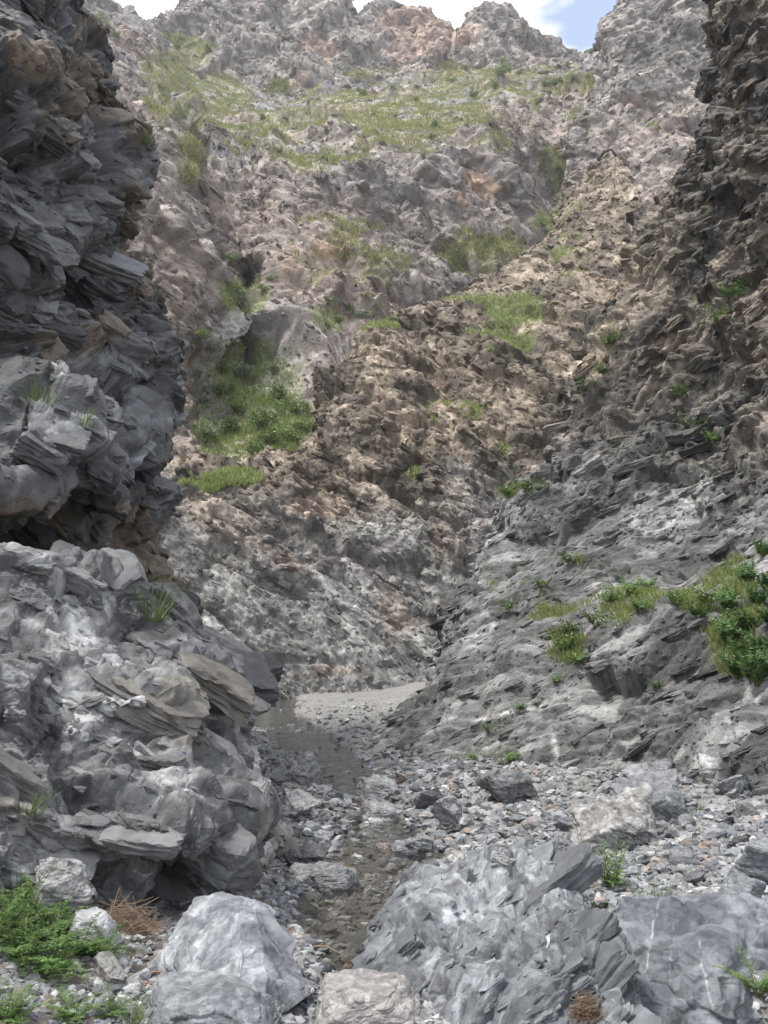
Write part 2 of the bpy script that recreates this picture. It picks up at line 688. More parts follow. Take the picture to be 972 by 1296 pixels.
GRASS_FAR = ((0.19, 0.21, 0.075), (0.31, 0.31, 0.13))
M_GRASS_FAR = leaf_mat('slope_grass', *GRASS_FAR)
M_GRASS = leaf_mat('fresh_grass', (0.09, 0.145, 0.042), (0.19, 0.25, 0.09))
M_LEAF = leaf_mat('herb_leaf', (0.065, 0.13, 0.032), (0.15, 0.24, 0.075))
M_NETTLE = leaf_mat('nettle_leaf', (0.06, 0.125, 0.038), (0.135, 0.23, 0.08))
M_SHRUB = leaf_mat('shrub_leaf', (0.11, 0.165, 0.055), (0.22, 0.285, 0.105))
M_SHRUB_GREY = leaf_mat('grey_shrub_leaf', (0.15, 0.19, 0.11), (0.26, 0.30, 0.19))
M_TWIG = leaf_mat('dry_twig', (0.15, 0.098, 0.066), (0.29, 0.21, 0.145), trans=0.0)
M_STEM = leaf_mat('plant_stem', (0.10, 0.10, 0.04), (0.17, 0.16, 0.07), trans=0.0)

# ------------------------------------------------------------------ palette (linear)
SLATE = (0.105, 0.108, 0.11)
DARK = (0.05, 0.051, 0.053)
PALE = (0.30, 0.302, 0.30)
WHITE = (0.62, 0.60, 0.57)
BROWN = (0.20, 0.152, 0.108)
TAN = (0.33, 0.27, 0.205)
PINK = (0.33, 0.265, 0.225)
FARGREY = (0.265, 0.25, 0.24)


# ------------------------------------------------------------------ LEFT BUTTRESS (pale grey, at the stream)
rows = [
    [(-230, 1240, 5.0), (0, 1215, 5.9), (100, 1235, 5.9), (210, 1250, 6.2), (280, 1230, 6.9), (350, 1185, 7.6), (364, 1165, 9.0), (345, 1130, 12)],
    [(-230, 1085, 5.1), (0, 1085, 6.0), (100, 1120, 6.2), (205, 1160, 6.6), (280, 1140, 7.2), (352, 1118, 7.8), (362, 1100, 9.1), (342, 1085, 12.2)],
    [(-230, 1050, 5.2), (0, 1045, 6.05), (100, 1075, 6.25), (210, 1095, 6.75), (282, 1090, 7.2), (355, 1072, 7.9), (364, 1062, 9.2), (340, 1050, 12.5)],
    [(-230, 1000, 5.4), (0, 1000, 6.1), (100, 1025, 6.25), (205, 1045, 6.3), (280, 1052, 6.55), (350, 1030, 7.9), (356, 1025, 9.4), (335, 1015, 13)],
    [(-230, 930, 5.7), (0, 935, 6.4), (100, 950, 6.6), (195, 962, 7.3), (265, 962, 8.0), (335, 968, 8.9), (341, 965, 10), (320, 960, 13.5)],
    [(-230, 870, 5.9), (0, 890, 6.5), (100, 905, 6.7), (185, 920, 7.3), (238, 925, 7.9), (318, 910, 9.6), (323, 905, 10.8), (303, 900, 14)],
    [(-230, 820, 6.0), (0, 850, 6.6), (100, 865, 6.8), (180, 890, 7.0), (262, 868, 8.2), (306, 880, 10.0), (311, 875, 11), (295, 875, 14)],
    [(-230, 750, 6.8), (0, 785, 7.3), (100, 800, 7.7), (185, 825, 8.3), (258, 832, 9.1), (296, 850, 10.4), (300, 848, 11.5), (285, 845, 14.5)],
    [(-230, 650, 7.8), (0, 698, 8.4), (80, 727, 9.0), (165, 765, 9.6), (222, 800, 10.2), (275, 826, 11.3), (280, 825, 12.2), (265, 825, 15)],
    [(-230, 645, 9.5), (0, 695, 10), (80, 732, 10.5), (160, 778, 11.2), (215, 815, 11.8), (262, 838, 13), (264, 838, 14), (252, 840, 16)],
    [(-230, 760, 11), (0, 800, 12), (80, 830, 12.5), (160, 860, 13), (215, 880, 14), (260, 880, 15), (262, 880, 16), (252, 880, 18)],
]
for r_ in rows[1:6]:
    for k_, du_ in ((4, -8), (5, -24), (6, -24), (7, -24)):
        r_[k_] = (r_[k_][0] + du_, r_[k_][1], r_[k_][2])
BED_L = (20, 28, 10)
S = Sheet(rows, 1.1, [('fbm', 1.6, 0.10, 3, 3)] +
          frac((1.3, 0.55, 0.25, 0.115, 0.055), 0, (1.5, 1.2, 0.6), BED_L, .16, .23, 2.5, 1.0) + [('fbm', 0.05, 0.004, 9, 2)], warp=(1.0, 0.05, 41), soft=0.35, shift={4: (-10, 0), 5: (-16, 0), 6: (-16, 0), 7: (-16, 0)})
r = S.rnd
c = lerp(SLATE, PALE, np.clip(0.18 + 0.65 * (r[1] - 0.5) + 0.45 * (r[2] - 0.5) + 0.5 * fbm(S.P, 0.9, 61, 4), 0, 1))
c = lerp(c, DARK, 0.7 * sstep(0.0, 0.75, fbm(S.P, 1.3, 62, 4)))
br = patch(S, [(240, 900, 45, 50, 0.75), (330, 1070, 40, 50, 0.45), (195, 930, 25, 50, 0.55), (60, 1000, 100, 60, 0.3)], 0.4, 63, 0.65)
c = lerp(c, (0.135, 0.118, 0.093), br * 0.7)
wh = patch(S, [(140, 870, 70, 38, 0.62), (250, 840, 35, 18, 0.55), (330, 1020, 22, 60, 0.7), (90, 800, 60, 40, 0.5), (220, 1000, 90, 40, 0.42)], 0.35, 64, 0.7)
c = lerp(c, (0.54, 0.535, 0.52), wh * 0.38)
c = lerp(c, WHITE, 0.6 * veins(S.P @ np.diag([1, 1, 2.2]), 0.9, 65, 0.025) * sstep(0, 0.3, fbm(S.P, 1.4, 66, 2)))
S.blocks(4200, 5.5, 130, BED_L, 31, (1, .8, .40), (.07, .30), 8, .07, 1.1, chip=(12, 30))
link('rock_buttress', S.mesh('rock_buttress', c), M_NEAR, kind='structure',
     label='pale grey fractured rock buttress beside the stream at the foot of the dark cliff')
SB = S

# ------------------------------------------------------------------ LEFT CLIFF (dark, overhanging)
rows = [
    [(-260, 790, 10.5), (0, 800, 11), (90, 830, 12), (170, 850, 13), (235, 880, 14), (300, 930, 14.4), (324, 960, 15), (312, 950, 20)],
    [(-260, 730, 10.2), (0, 735, 11), (90, 760, 12.2), (170, 795, 13), (232, 820, 13.9), (284, 850, 14.2), (300, 872, 15.2), (288, 880, 20.5)],
    [(-260, 680, 10), (0, 690, 10.6), (90, 720, 12.1), (170, 745, 13), (225, 750, 13.8), (262, 745, 13.8), (279, 750, 15.6), (262, 750, 21)],
    [(-260, 620, 9.2), (0, 650, 9.8), (90, 670, 11.2), (170, 680, 12.4), (215, 680, 13), (240, 665, 14.0), (249, 665, 16), (235, 665, 21)],
    [(-260, 560, 8.4), (0, 600, 9.0), (90, 605, 9.7), (170, 618, 10.5), (208, 628, 11.3), (238, 615, 13.2), (246, 610, 15.5), (230, 610, 21)],
    [(-260, 500, 8.8), (0, 545, 9.3), (90, 560, 9.7), (150, 570, 10.5), (205, 590, 11.4), (243, 560, 13.6), (250, 560, 16), (234, 560, 21)],
    [(-260, 440, 9.8), (0, 470, 10.8), (60, 480, 11.6), (130, 500, 12.4), (195, 520, 13.0), (249, 490, 14), (256, 490, 16.5), (240, 490, 21)],
    [(-260, 370, 10.0), (0, 400, 11), (60, 410, 12.4), (130, 425, 13.5), (190, 430, 13.3), (247, 420, 14.2), (254, 415, 16.5), (238, 410, 21)],
    [(-260, 300, 9.8), (0, 320, 10.6), (60, 350, 12.4), (115, 350, 13.2), (165, 350, 13.2), (212, 360, 14.2), (220, 355, 16.5), (204, 350, 21)],
    [(-260, 240, 9.4), (0, 255, 9.9), (60, 275, 10.6), (118, 300, 11.8), (160, 290, 12.8), (189, 300, 14.2), (196, 300, 16.5), (180, 300, 21)],
    [(-260, 160, 9.5), (0, 195, 10.3), (60, 220, 10.8), (120, 230, 11.9), (165, 230, 13.0), (202, 225, 14.5), (209, 220, 17), (192, 220, 22)],
    [(-260, 60, 9.9), (0, 120, 10.8), (60, 130, 11.4), (115, 140, 12.4), (160, 145, 13.4), (192, 150, 14.8), (199, 148, 17.3), (184, 148, 22)],
    [(-260, -20, 10.3), (0, 50, 11.4), (60, 55, 12.0), (105, 60, 13), (140, 62, 14), (166, 72, 15.4), (173, 72, 18), (158, 72, 23)],
    [(-260, -90, 10.6), (0, -20, 12), (50, -20, 12.8), (85, -20, 13.8), (108, -15, 14.6), (126, 0, 16), (133, -5, 18.5), (120, -5, 24)],
    [(-260, -260, 11.6), (0, -190, 13), (40, -190, 13.8), (65, -190, 14.8), (80, -190, 15.6), (92, -190, 17), (98, -190, 19.5), (85, -190, 25)],
]
BED_C = (35, 25, 20)
S = Sheet(rows, 1.1, [('fbm', 2.6, 0.25, 103, 3)] +
          frac((2.2, 0.95, 0.42, 0.19, 0.085), 100, (1.5, 1.2, 0.6), BED_C, .17, .24, 2.5, 1.0) + [('fbm', 0.08, 0.008, 109, 2)], warp=(1.6, 0.10, 141), soft=0.5, shift={2: (-12, 0), 3: (-34, 0), 4: (-56, 0), 5: (-66, 0), 6: (-66, 0), 7: (-66, 0)})
r = S.rnd
c = lerp((.035, .036, .037), (.125, .13, .135), np.clip(0.35 + 0.7 * (r[1] - 0.5) + 0.5 * (r[2] - 0.5) + 0.5 * fbm(S.P, 1.3, 161, 4), 0, 1))
br = patch(S, [(190, 710, 70, 75, 1.0), (100, 90, 110, 110, 0.6), (180, 250, 40, 200, 0.62), (60, 660, 120, 50, 0.5), (80, 430, 60, 35, 0.5)], 0.9, 163, 0.55)
c = lerp(c, (0.13, 0.098, 0.068), br * 0.75)
pl = patch(S, [(120, 540, 130, 45, 0.6), (60, 470, 60, 30, 0.5), (215, 640, 40, 25, 0.4)], 0.6, 164, 0.6)
c = lerp(c, (.15, .153, .157), pl * 0.6)
wh = patch(S, [(55, 470, 25, 14, 0.6), (80, 460, 20, 14, 0.5)], 0.25, 165, 0.7)
c = lerp(c, WHITE, wh * 0.6)
S.blocks(8500, 5, 100, BED_C, 131, (1, .8, .42), (.06, .32), 9, .1, 1.2, chip=(12, 30))
link('cliff', S.mesh('cliff', c), M_NEAR, kind='structure',
     label='dark overhanging slate cliff standing over the pale buttress')
SCL = S

# ------------------------------------------------------------------ RIGHT CANYON WALL (grey foot, dark upper cliff)
rows = [
    [(480, 960, 26), (418, 985, 18), (500, 1015, 16), (600, 1030, 15.2), (700, 1040, 14.3), (800, 1035, 12.8), (930, 1030, 11.2), (1180, 1030, 9.2)],
    [(480, 915, 26.5), (422, 948, 18.3), (505, 965, 16.5), (605, 970, 15.7), (700, 972, 14.9), (800, 968, 13.4), (925, 965, 11.8), (1180, 950, 9.8)],
    [(485, 890, 27), (452, 918, 18.8), (525, 925, 17.2), (612, 925, 16.3), (705, 922, 15.5), (805, 915, 13.9), (918, 920, 12.6), (1180, 890, 10.6)],
    [(528, 860, 28), (500, 878, 19.8), (562, 868, 18.3), (632, 868, 17.2), (712, 865, 16.2), (812, 850, 14.7), (915, 868, 13.4), (1180, 810, 11.6)],
    [(562, 800, 30), (534, 800, 21.8), (582, 792, 20.2), (650, 795, 19), (732, 800, 17.4), (820, 805, 15.6), (925, 808, 15), (1180, 740, 13)],
    [(575, 765, 31), (548, 768, 22.8), (600, 752, 21.2), (665, 757, 20.2), (742, 765, 19.6), (830, 762, 18.8), (932, 752, 17), (1180, 690, 14)],
    [(603, 725, 32), (572, 732, 23.8), (622, 718, 22.2), (682, 722, 21.5), (752, 720, 21), (842, 712, 20.2), (942, 700, 18.4), (1180, 640, 15)],
    [(642, 655, 34), (614, 652, 26), (662, 640, 24), (712, 640, 23.5), (782, 640, 23), (862, 632, 22), (952, 622, 20), (1180, 540, 17)],
    [(682, 570, 38), (656, 578, 29), (702, 560, 27), (752, 560, 26), (812, 556, 25.5), (882, 560, 24), (962, 552, 21.5), (1180, 440, 18)],
    [(727, 470, 42), (696, 480, 32), (742, 470, 30), (792, 466, 29), (842, 460, 28), (902, 460, 26), (980, 450, 23), (1180, 330, 19.5)],
    [(777, 360, 45), (746, 368, 36), (787, 360, 34), (827, 352, 32), (872, 350, 30), (922, 350, 27.5), (987, 340, 24), (1180, 220, 21)],
    [(802, 270, 48), (776, 275, 40), (812, 262, 37), (847, 255, 35), (882, 248, 32), (927, 242, 29), (987, 232, 25.5), (1180, 120, 22)],
    [(890, 190, 50), (862, 200, 39.5), (874, 193, 36.5), (892, 185, 34.3), (914, 178, 32.3), (947, 168, 30), (992, 150, 27), (1180, 30, 23)],
    [(905, 90, 51), (884, 92, 40.5), (892, 88, 37.5), (910, 82, 35.5), (932, 76, 33.5), (958, 66, 31.5), (1000, 50, 28.5), (1180, -70, 25)],
    [(915, -10, 53), (898, -5, 42), (908, -10, 39), (926, -18, 37), (948, -24, 35), (972, -34, 33), (1010, -50, 30), (1180, -170, 27)],
    [(935, -160, 55), (922, -160, 45), (936, -165, 42), (956, -170, 40), (976, -180, 38), (1000, -190, 36), (1040, -200, 33), (1200, -300, 30)],
]
BED_R = (-12, -22, 15)
S = Sheet(rows, 1.1, [('fbm', 5.0, 0.55, 203, 3), ('ridge', 3.2, 0.25, 206, 3, (1, 1, 1.6))] +
          frac((2.4, 1.05, 0.46, 0.21, 0.10), 200, (1.8, 1.3, 0.42), BED_R, .15, .25, 2.5, 1.12) + [('fbm', 0.10, 0.014, 209, 2)], warp=(2.5, 0.16, 241), soft=0.5, rough=lambda u, v: 1.0 - 0.5 * sstep(560, 690, v), shift={0: (34, 4), 1: (34, 4), 2: (16, 0)})
r = S.rnd
up = sstep(660, 470, S.v + 40 * fbm(S.P, 3.0, 260, 3))            # brown weathered rock higher up
grey = lerp((0.098, 0.097, 0.093), (0.25, 0.247, 0.238), np.clip(0.35 + 0.5 * (r[1] - 0.5) + 0.5 * (r[2] - 0.5) + 0.5 * fbm(S.P, 1.6, 261, 4), 0, 1))
brn = lerp((0.062, 0.057, 0.05), (0.225, 0.19, 0.152), np.clip(0.36 + 0.7 * (r[1] - 0.5) + 0.6 * (r[0] - 0.5) + 0.65 * fbm(S.P, 2.4, 262, 4), 0, 1))
c = grey + (brn - grey) * up[:, None]
c = lerp(c, TAN, 0.7 * patch(S, [(800, 330, 40, 60, 0.5), (740, 480, 40, 40, 0.6), (870, 400, 50, 50, 0.5), (760, 430, 40, 30, 0.6), (650, 600, 40, 40, 0.4)], 1.2, 263, 0.7))
c = lerp(c, DARK, 0.22 * patch(S, [(930, 60, 70, 120, 0.7), (900, 230, 30, 90, 0.5), (930, 430, 60, 60, 0.5), (720, 560, 40, 50, 0.5), (860, 540, 60, 30, 0.5)], 1.5, 264, 0.6))
c = lerp(c, WHITE, 0.22 * veins(S.P @ np.diag([2.0, 1, 1]), 2.2, 265, 0.018) * sstep(820, 900, S.v) * sstep(0.0, 0.3, fbm(S.P, 2.0, 266, 2) + 0.15))
vq = np.exp(-((S.u - 706 - 5 * fbm(S.P, 0.5, 267, 3)) / 4.5) ** 2) * sstep(840, 880, S.v) * sstep(-0.1, 0.4, fbm(S.P, 0.4, 268, 3))
c = lerp(c, (0.6, 0.59, 0.57), 0.8 * vq)
ln = np.exp(-((S.v - (912 - (S.u - 610) * 0.23) - 5 * fbm(S.P, 0.6, 269, 3)) / 2.6) ** 2) * sstep(595, 612, S.u) * sstep(705, 680, S.u)
c = lerp(c, (0.62, 0.6, 0.57), 0.85 * ln)
GR_R = [(790, 765, 60, 26, 0.75), (720, 815, 26, 34, 0.65), (865, 768, 50, 24, 0.65), (930, 785, 40, 80, 0.9),
        (660, 622, 40, 12, 0.6), (730, 712, 16, 12, 0.5), (640, 740, 30, 20, 0.3), (700, 775, 50, 22, 0.4),
        (770, 420, 26, 24, 0.55), (730, 340, 26, 22, 0.5), (900, 400, 30, 30, 0.4), (620, 965, 30, 10, 0.5), (830, 520, 30, 12, 0.4), (945, 820, 25, 40, 0.8)]
gm = patch(S, [(a_, b_, c_, d_, e_ * .86) for a_, b_, c_, d_, e_ in GR_R], 0.6, 270, 0.75, (0.2, 0.5), 0.34, 0.8)
c = lerp(c, (0.11, 0.13, 0.055), gm * 0.75)
S.gmask = gm
S.blocks(17000, 3.5, 60, BED_R, 231, (1, .7, .17), (.05, .26), 5, .03, 1.4, keep=(gm < .5) & (S.v > 590), chip=(12, 34))
S.blocks(17000, 3, 60, BED_R, 232, (1, .72, .34), (.10, .42), 10, .1, 1.4, keep=(gm < .5) & (S.v < 680), chip=(13, 34))
link('canyon_wall', S.mesh('canyon_wall', c), M_MID, kind='structure',
     label='grey layered rock wall rising from the gravel into a dark brown cliff')
SR = S

# ------------------------------------------------------------------ BACK WALL AND BROWN SPUR (beyond the bend)
rows = [
    [(150, 925, 33), (240, 925, 34), (310, 925, 35), (380, 925, 35.5), (450, 920, 35.5), (520, 915, 35.5), (600, 910, 36), (700, 910, 38), (800, 910, 42)],
    [(150, 872, 34), (240, 874, 35), (310, 875, 36), (380, 872, 37), (450, 868, 37), (520, 855, 37), (600, 855, 37), (700, 860, 39), (800, 860, 43)],
    [(150, 790, 36), (240, 790, 37), (310, 795, 37.5), (380, 795, 38.6), (450, 790, 39.3), (520, 785, 39.6), (600, 790, 39), (700, 790, 41), (800, 790, 45)],
    [(150, 700, 38), (240, 700, 39), (310, 700, 39.8), (385, 705, 40.6), (450, 690, 41.6), (520, 700, 41.8), (600, 690, 41.5), (700, 690, 43), (800, 690, 48)],
    [(150, 628, 40), (235, 628, 41), (300, 622, 41.6), (375, 632, 42.4), (440, 640, 43.2), (510, 640, 44), (590, 620, 43.5), (700, 610, 45), (810, 600, 50)],
    [(150, 606, 41), (235, 608, 42), (300, 606, 43), (372, 606, 43.6), (415, 590, 44.6), (495, 580, 45.5), (580, 560, 46), (700, 540, 48), (815, 520, 54)],
    [(150, 602, 47), (240, 600, 47.5), (310, 602, 47), (378, 594, 46.2), (402, 545, 46.6), (480, 510, 47.2), (570, 490, 49), (700, 460, 52), (820, 430, 58)],
    [(150, 604, 53), (240, 602, 53), (312, 604, 51), (384, 590, 49.5), (398, 505, 49), (470, 455, 50), (565, 430, 53), (700, 390, 58), (825, 340, 64)],
    [(150, 610, 58), (240, 608, 58), (314, 610, 56), (388, 590, 53), (412, 484, 51.5), (482, 412, 53), (570, 385, 58), (690, 322, 68), (800, 230, 78)],
    [(150, 615, 62), (240, 613, 62), (316, 615, 60), (391, 592, 57), (428, 470, 55), (500, 404, 57), (575, 374, 63), (680, 330, 75), (772, 190, 90)],
    [(150, 640, 66), (240, 640, 66), (318, 640, 64), (392, 620, 62), (440, 500, 62), (510, 440, 66), (585, 400, 74), (685, 360, 90), (780, 220, 105)],
]
BED_B = (10, 35, 25)
S = Sheet(rows, 1.1, [('fbm', 9.0, 0.9, 303, 3), ('ridge', 6.0, 0.35, 306, 3, (1, 1, 1.7))] +
          frac((4.2, 1.9, 0.85, 0.4, 0.2), 300, (1.5, 1.2, 0.55), BED_B, .13, .17, 2.5, 1.05) + [('fbm', 0.25, 0.04, 309, 2)], warp=(4.0, 0.3, 341), soft=0.45, rough=lambda u, v: 0.85 - 0.2 * sstep(640, 730, v))
r = S.rnd
up = sstep(690, 590, S.v + 45 * fbm(S.P, 5.0, 360, 3))
grey = lerp((0.16, 0.154, 0.144), (0.285, 0.277, 0.262), np.clip(0.45 + 0.35 * (r[1] - 0.5) + 0.35 * (r[2] - 0.5) + 0.45 * fbm(S.P, 3.0, 361, 4), 0, 1))
brn = lerp((0.095, 0.079, 0.061), (0.325, 0.267, 0.205), np.clip(0.42 + 0.55 * (r[1] - 0.5) + 0.5 * (r[2] - 0.5) + 0.5 * fbm(S.P, 3.4, 362, 4), 0, 1))
c = grey + (brn - grey) * up[:, None]
c = lerp(c, (0.17, 0.155, 0.15), 0.7 * patch(S, [(470, 705, 90, 32, 0.75), (440, 690, 60, 22, 0.5), (600, 670, 40, 50, 0.7), (330, 690, 60, 30, 0.4)], 3.0, 363, 0.5))
c = lerp(c, (0.25, 0.18, 0.13), 0.4 * patch(S, [(545, 640, 60, 30, 0.6), (500, 770, 30, 60, 0.6), (400, 850, 60, 14, 0.55), (590, 480, 60, 30, 0.4), (370, 700, 50, 30, 0.4), (565, 690, 30, 40, 0.6)], 2.0, 364, 0.6))
c = lerp(c, (0.42, 0.33, 0.265), 0.7 * patch(S, [(395, 640, 55, 18, 0.8), (340, 620, 40, 10, 0.5)], 1.5, 365, 0.4))
c = lerp(c, (0.52, 0.5, 0.47), 0.3 * veins(S.P @ np.diag([1.4, 1, 1]), 3.0, 366, 0.03) * sstep(700, 780, S.v))
GR_B = [(290, 606, 60, 10, 0.8), (560, 520, 60, 16, 0.4), (600, 570, 50, 12, 0.5), (660, 395, 45, 26, 0.8), (590, 378, 40, 8, 0.7), (530, 600, 30, 10, 0.4),
        (640, 430, 50, 30, 0.45), (255, 612, 30, 12, 0.6), (470, 402, 40, 22, 0.6), (720, 320, 30, 60, 0.4)]
gm = patch(S, GR_B, 1.6, 370, 0.6, (0.08, 0.35))
c = lerp(c, (0.15, 0.165, 0.06), gm * 0.8)
S.gmask = gm
S.blocks(25000, 3, 38, BED_B, 331, (1, .75, .36), (.10, .42), 11, .12, 1.4, keep=gm < .5, chip=(14, 99))
link('rock_spur', S.mesh('rock_spur', c), M_MID, kind='structure',
     label='brown craggy rock spur and grey wall closing the bend of the stream')
SB2 = S

# ------------------------------------------------------------------ FAR HILLSIDE
rows = [
    [(120, 700, 50), (215, 700, 52), (270, 700, 55), (330, 700, 56), (395, 700, 58), (460, 700, 62), (540, 700, 68), (620, 700, 75), (690, 700, 85), (760, 700, 95), (900, 700, 95)],
    [(120, 615, 50), (215, 610, 53), (270, 606, 56), (330, 602, 57), (395, 600, 60), (460, 600, 66), (540, 590, 74), (620, 580, 82), (690, 570, 92), (760, 560, 100), (900, 560, 100)],
    [(120, 540, 53), (215, 540, 57), (265, 540, 63), (325, 540, 64), (390, 540, 65), (460, 530, 71), (540, 520, 80), (620, 500, 90), (690, 490, 100), (760, 480, 106), (900, 480, 106)],
    [(120, 470, 56), (215, 470, 61), (262, 470, 70), (310, 475, 74), (370, 490, 70), (450, 470, 76), (540, 450, 88), (620, 430, 98), (690, 410, 108), (760, 400, 112), (900, 400, 110)],
    [(120, 400, 60), (215, 400, 66), (262, 405, 78), (300, 415, 84), (350, 420, 78), (445, 410, 84), (540, 390, 96), (620, 370, 106), (685, 350, 118), (740, 335, 118), (900, 330, 114)],
    [(120, 330, 64), (210, 330, 71), (258, 335, 88), (305, 345, 96), (350, 350, 88), (445, 345, 93), (540, 330, 103), (620, 310, 113), (690, 290, 128), (735, 280, 124), (900, 270, 118)],
    [(120, 270, 70), (208, 270, 78), (252, 270, 98), (310, 285, 106), (365, 285, 99), (450, 280, 101), (540, 268, 110), (620, 255, 120), (702, 240, 138), (740, 230, 132), (900, 220, 124)],
    [(120, 215, 78), (200, 215, 86), (248, 215, 112), (310, 222, 118), (380, 215, 110), (455, 205, 110), (540, 198, 118), (620, 190, 129), (706, 195, 148), (745, 185, 140), (900, 170, 132)],
    [(120, 165, 88), (195, 170, 100), (245, 170, 138), (305, 172, 146), (380, 178, 134), (460, 176, 132), (540, 170, 140), (620, 160, 150), (705, 150, 162), (750, 140, 152), (900, 120, 142)],
    [(120, 110, 105), (190, 120, 125), (240, 130, 178), (300, 145, 182), (380, 148, 172), (460, 140, 172), (540, 132, 178), (625, 122, 186), (705, 112, 192), (752, 108, 176), (900, 80, 160)],
    [(120, 60, 130), (185, 70, 170), (238, 90, 210), (300, 118, 212), (380, 120, 210), (460, 112, 212), (540, 100, 215), (625, 92, 218), (705, 86, 222), (755, 78, 205), (900, 50, 180)],
    [(120, 45, 150), (185, 50, 210), (238, 66, 235), (300, 105, 235), (380, 108, 235), (460, 100, 235), (540, 90, 235), (625, 84, 236), (712, 76, 240), (757, 71, 222), (900, 40, 200)],
    [(120, 60, 170), (185, 60, 240), (238, 80, 255), (300, 118, 255), (380, 120, 255), (460, 112, 255), (540, 102, 255), (625, 96, 256), (712, 90, 262), (757, 86, 245), (900, 60, 220)],
]
BED_H = (15, 40, 30)
GR_H = [(450, 150, 220, 55, 0.42), (620, 330, 70, 40, 0.4), (420, 330, 90, 50, 0.3), (325, 525, 85, 80, 1.15), (275, 470, 30, 40, 0.85), (300, 580, 80, 26, 1.0), (360, 560, 40, 40, 0.9), (315, 372, 34, 28, 1.0), (440, 395, 40, 24, 0.7), (470, 385, 25, 18, 0.55),
        (270, 130, 60, 40, 1.0), (225, 90, 40, 40, 1.0), (240, 195, 22, 35, 0.95), (390, 150, 70, 22, 0.85), (480, 150, 80, 26, 0.95), (560, 140, 80, 34, 1.0), (600, 100, 60, 22, 0.9),
        (440, 130, 60, 18, 0.85), (530, 165, 50, 16, 0.9), (400, 205, 40, 18, 0.6), (700, 205, 18, 20, 0.9), (690, 290, 24, 24, 0.9), (715, 240, 14, 26, 0.5), (730, 105, 40, 18, 0.7), (655, 120, 40, 22, 0.7), (350, 180, 60, 20, 0.6), (690, 100, 30, 14, 0.7), (205, 130, 22, 26, 0.7), (320, 165, 40, 14, 0.7), (720, 155, 30, 20, 0.4)]
S = Sheet(rows, 1.1, [('fbm', 30.0, 2.2, 403, 3), ('ridge', 26.0, 2.6, 407, 3, (1, 1, 2.6)), ('ridge', 11.0, 1.1, 406, 3, (1, 1, 1.8))] +
          frac((9.0, 4.0, 1.8, 0.85, 0.42), 400, (1.4, 1.2, 0.7), BED_H, .11, .17, 2.5, 1.05) + [('fbm', 0.6, 0.10, 409, 2)], warp=(9.0, 0.8, 441), calm=GR_H, soft=0.6)
r = S.rnd
c = lerp((0.155, 0.136, 0.122), (0.34, 0.302, 0.272), np.clip(0.45 + 0.4 * (r[1] - 0.5) + 0.4 * (r[2] - 0.5) + 0.5 * fbm(S.P, 8.0, 461, 4), 0, 1))
c = lerp(c, PINK, 0.5 * sstep(0.0, 0.6, fbm(S.P, 14.0, 462, 3)))
c = lerp(c, (0.25, 0.25, 0.262), 0.6 * sstep(0.05, 0.6, fbm(S.P, 18.0, 463, 3)))
c = lerp(c, (0.36, 0.23, 0.14), 0.5 * patch(S, [(600, 240, 40, 30, 0.5), (410, 300, 50, 30, 0.4), (380, 320, 30, 30, 0.4)], 5.0, 464, 0.6))
c = lerp(c, (0.47, 0.44, 0.42), 0.8 * patch(S, [(300, 415, 28, 26, 0.9), (320, 455, 25, 14, 0.6), (300, 440, 20, 20, 0.7)], 3.0, 465, 0.4))
gm = patch(S, GR_H, 4.0, 470, 1.05, None, 0.2, 0.95)
gm = gm * (0.35 + 0.65 * sstep(-0.35, 0.25, fbm(S.P, 2.2, 473, 3)))
lush = sstep(330, 420, S.v)
gc = lerp((0.25, 0.25, 0.115), (0.23, 0.29, 0.115), lush)
gc = lerp(gc, (0.24, 0.215, 0.11), 0.7 * sstep(0.0, 0.6, fbm(S.P, 5.0, 471, 3)) * (1 - 0.5 * lush))
c = c + (gc - c) * (gm * 0.75)[:, None]
S.gmask = gm
S.blocks(36000, 2.6, 30, BED_H, 431, (1, .75, .42), (.10, .42), 13, .16, 1.4, keep=gm < .35, chip=(12, 99))
link('hillside', S.mesh('hillside', c), M_FAR, kind='structure',
     label='far rocky hillside with a green gully and grassy benches')
SH = S

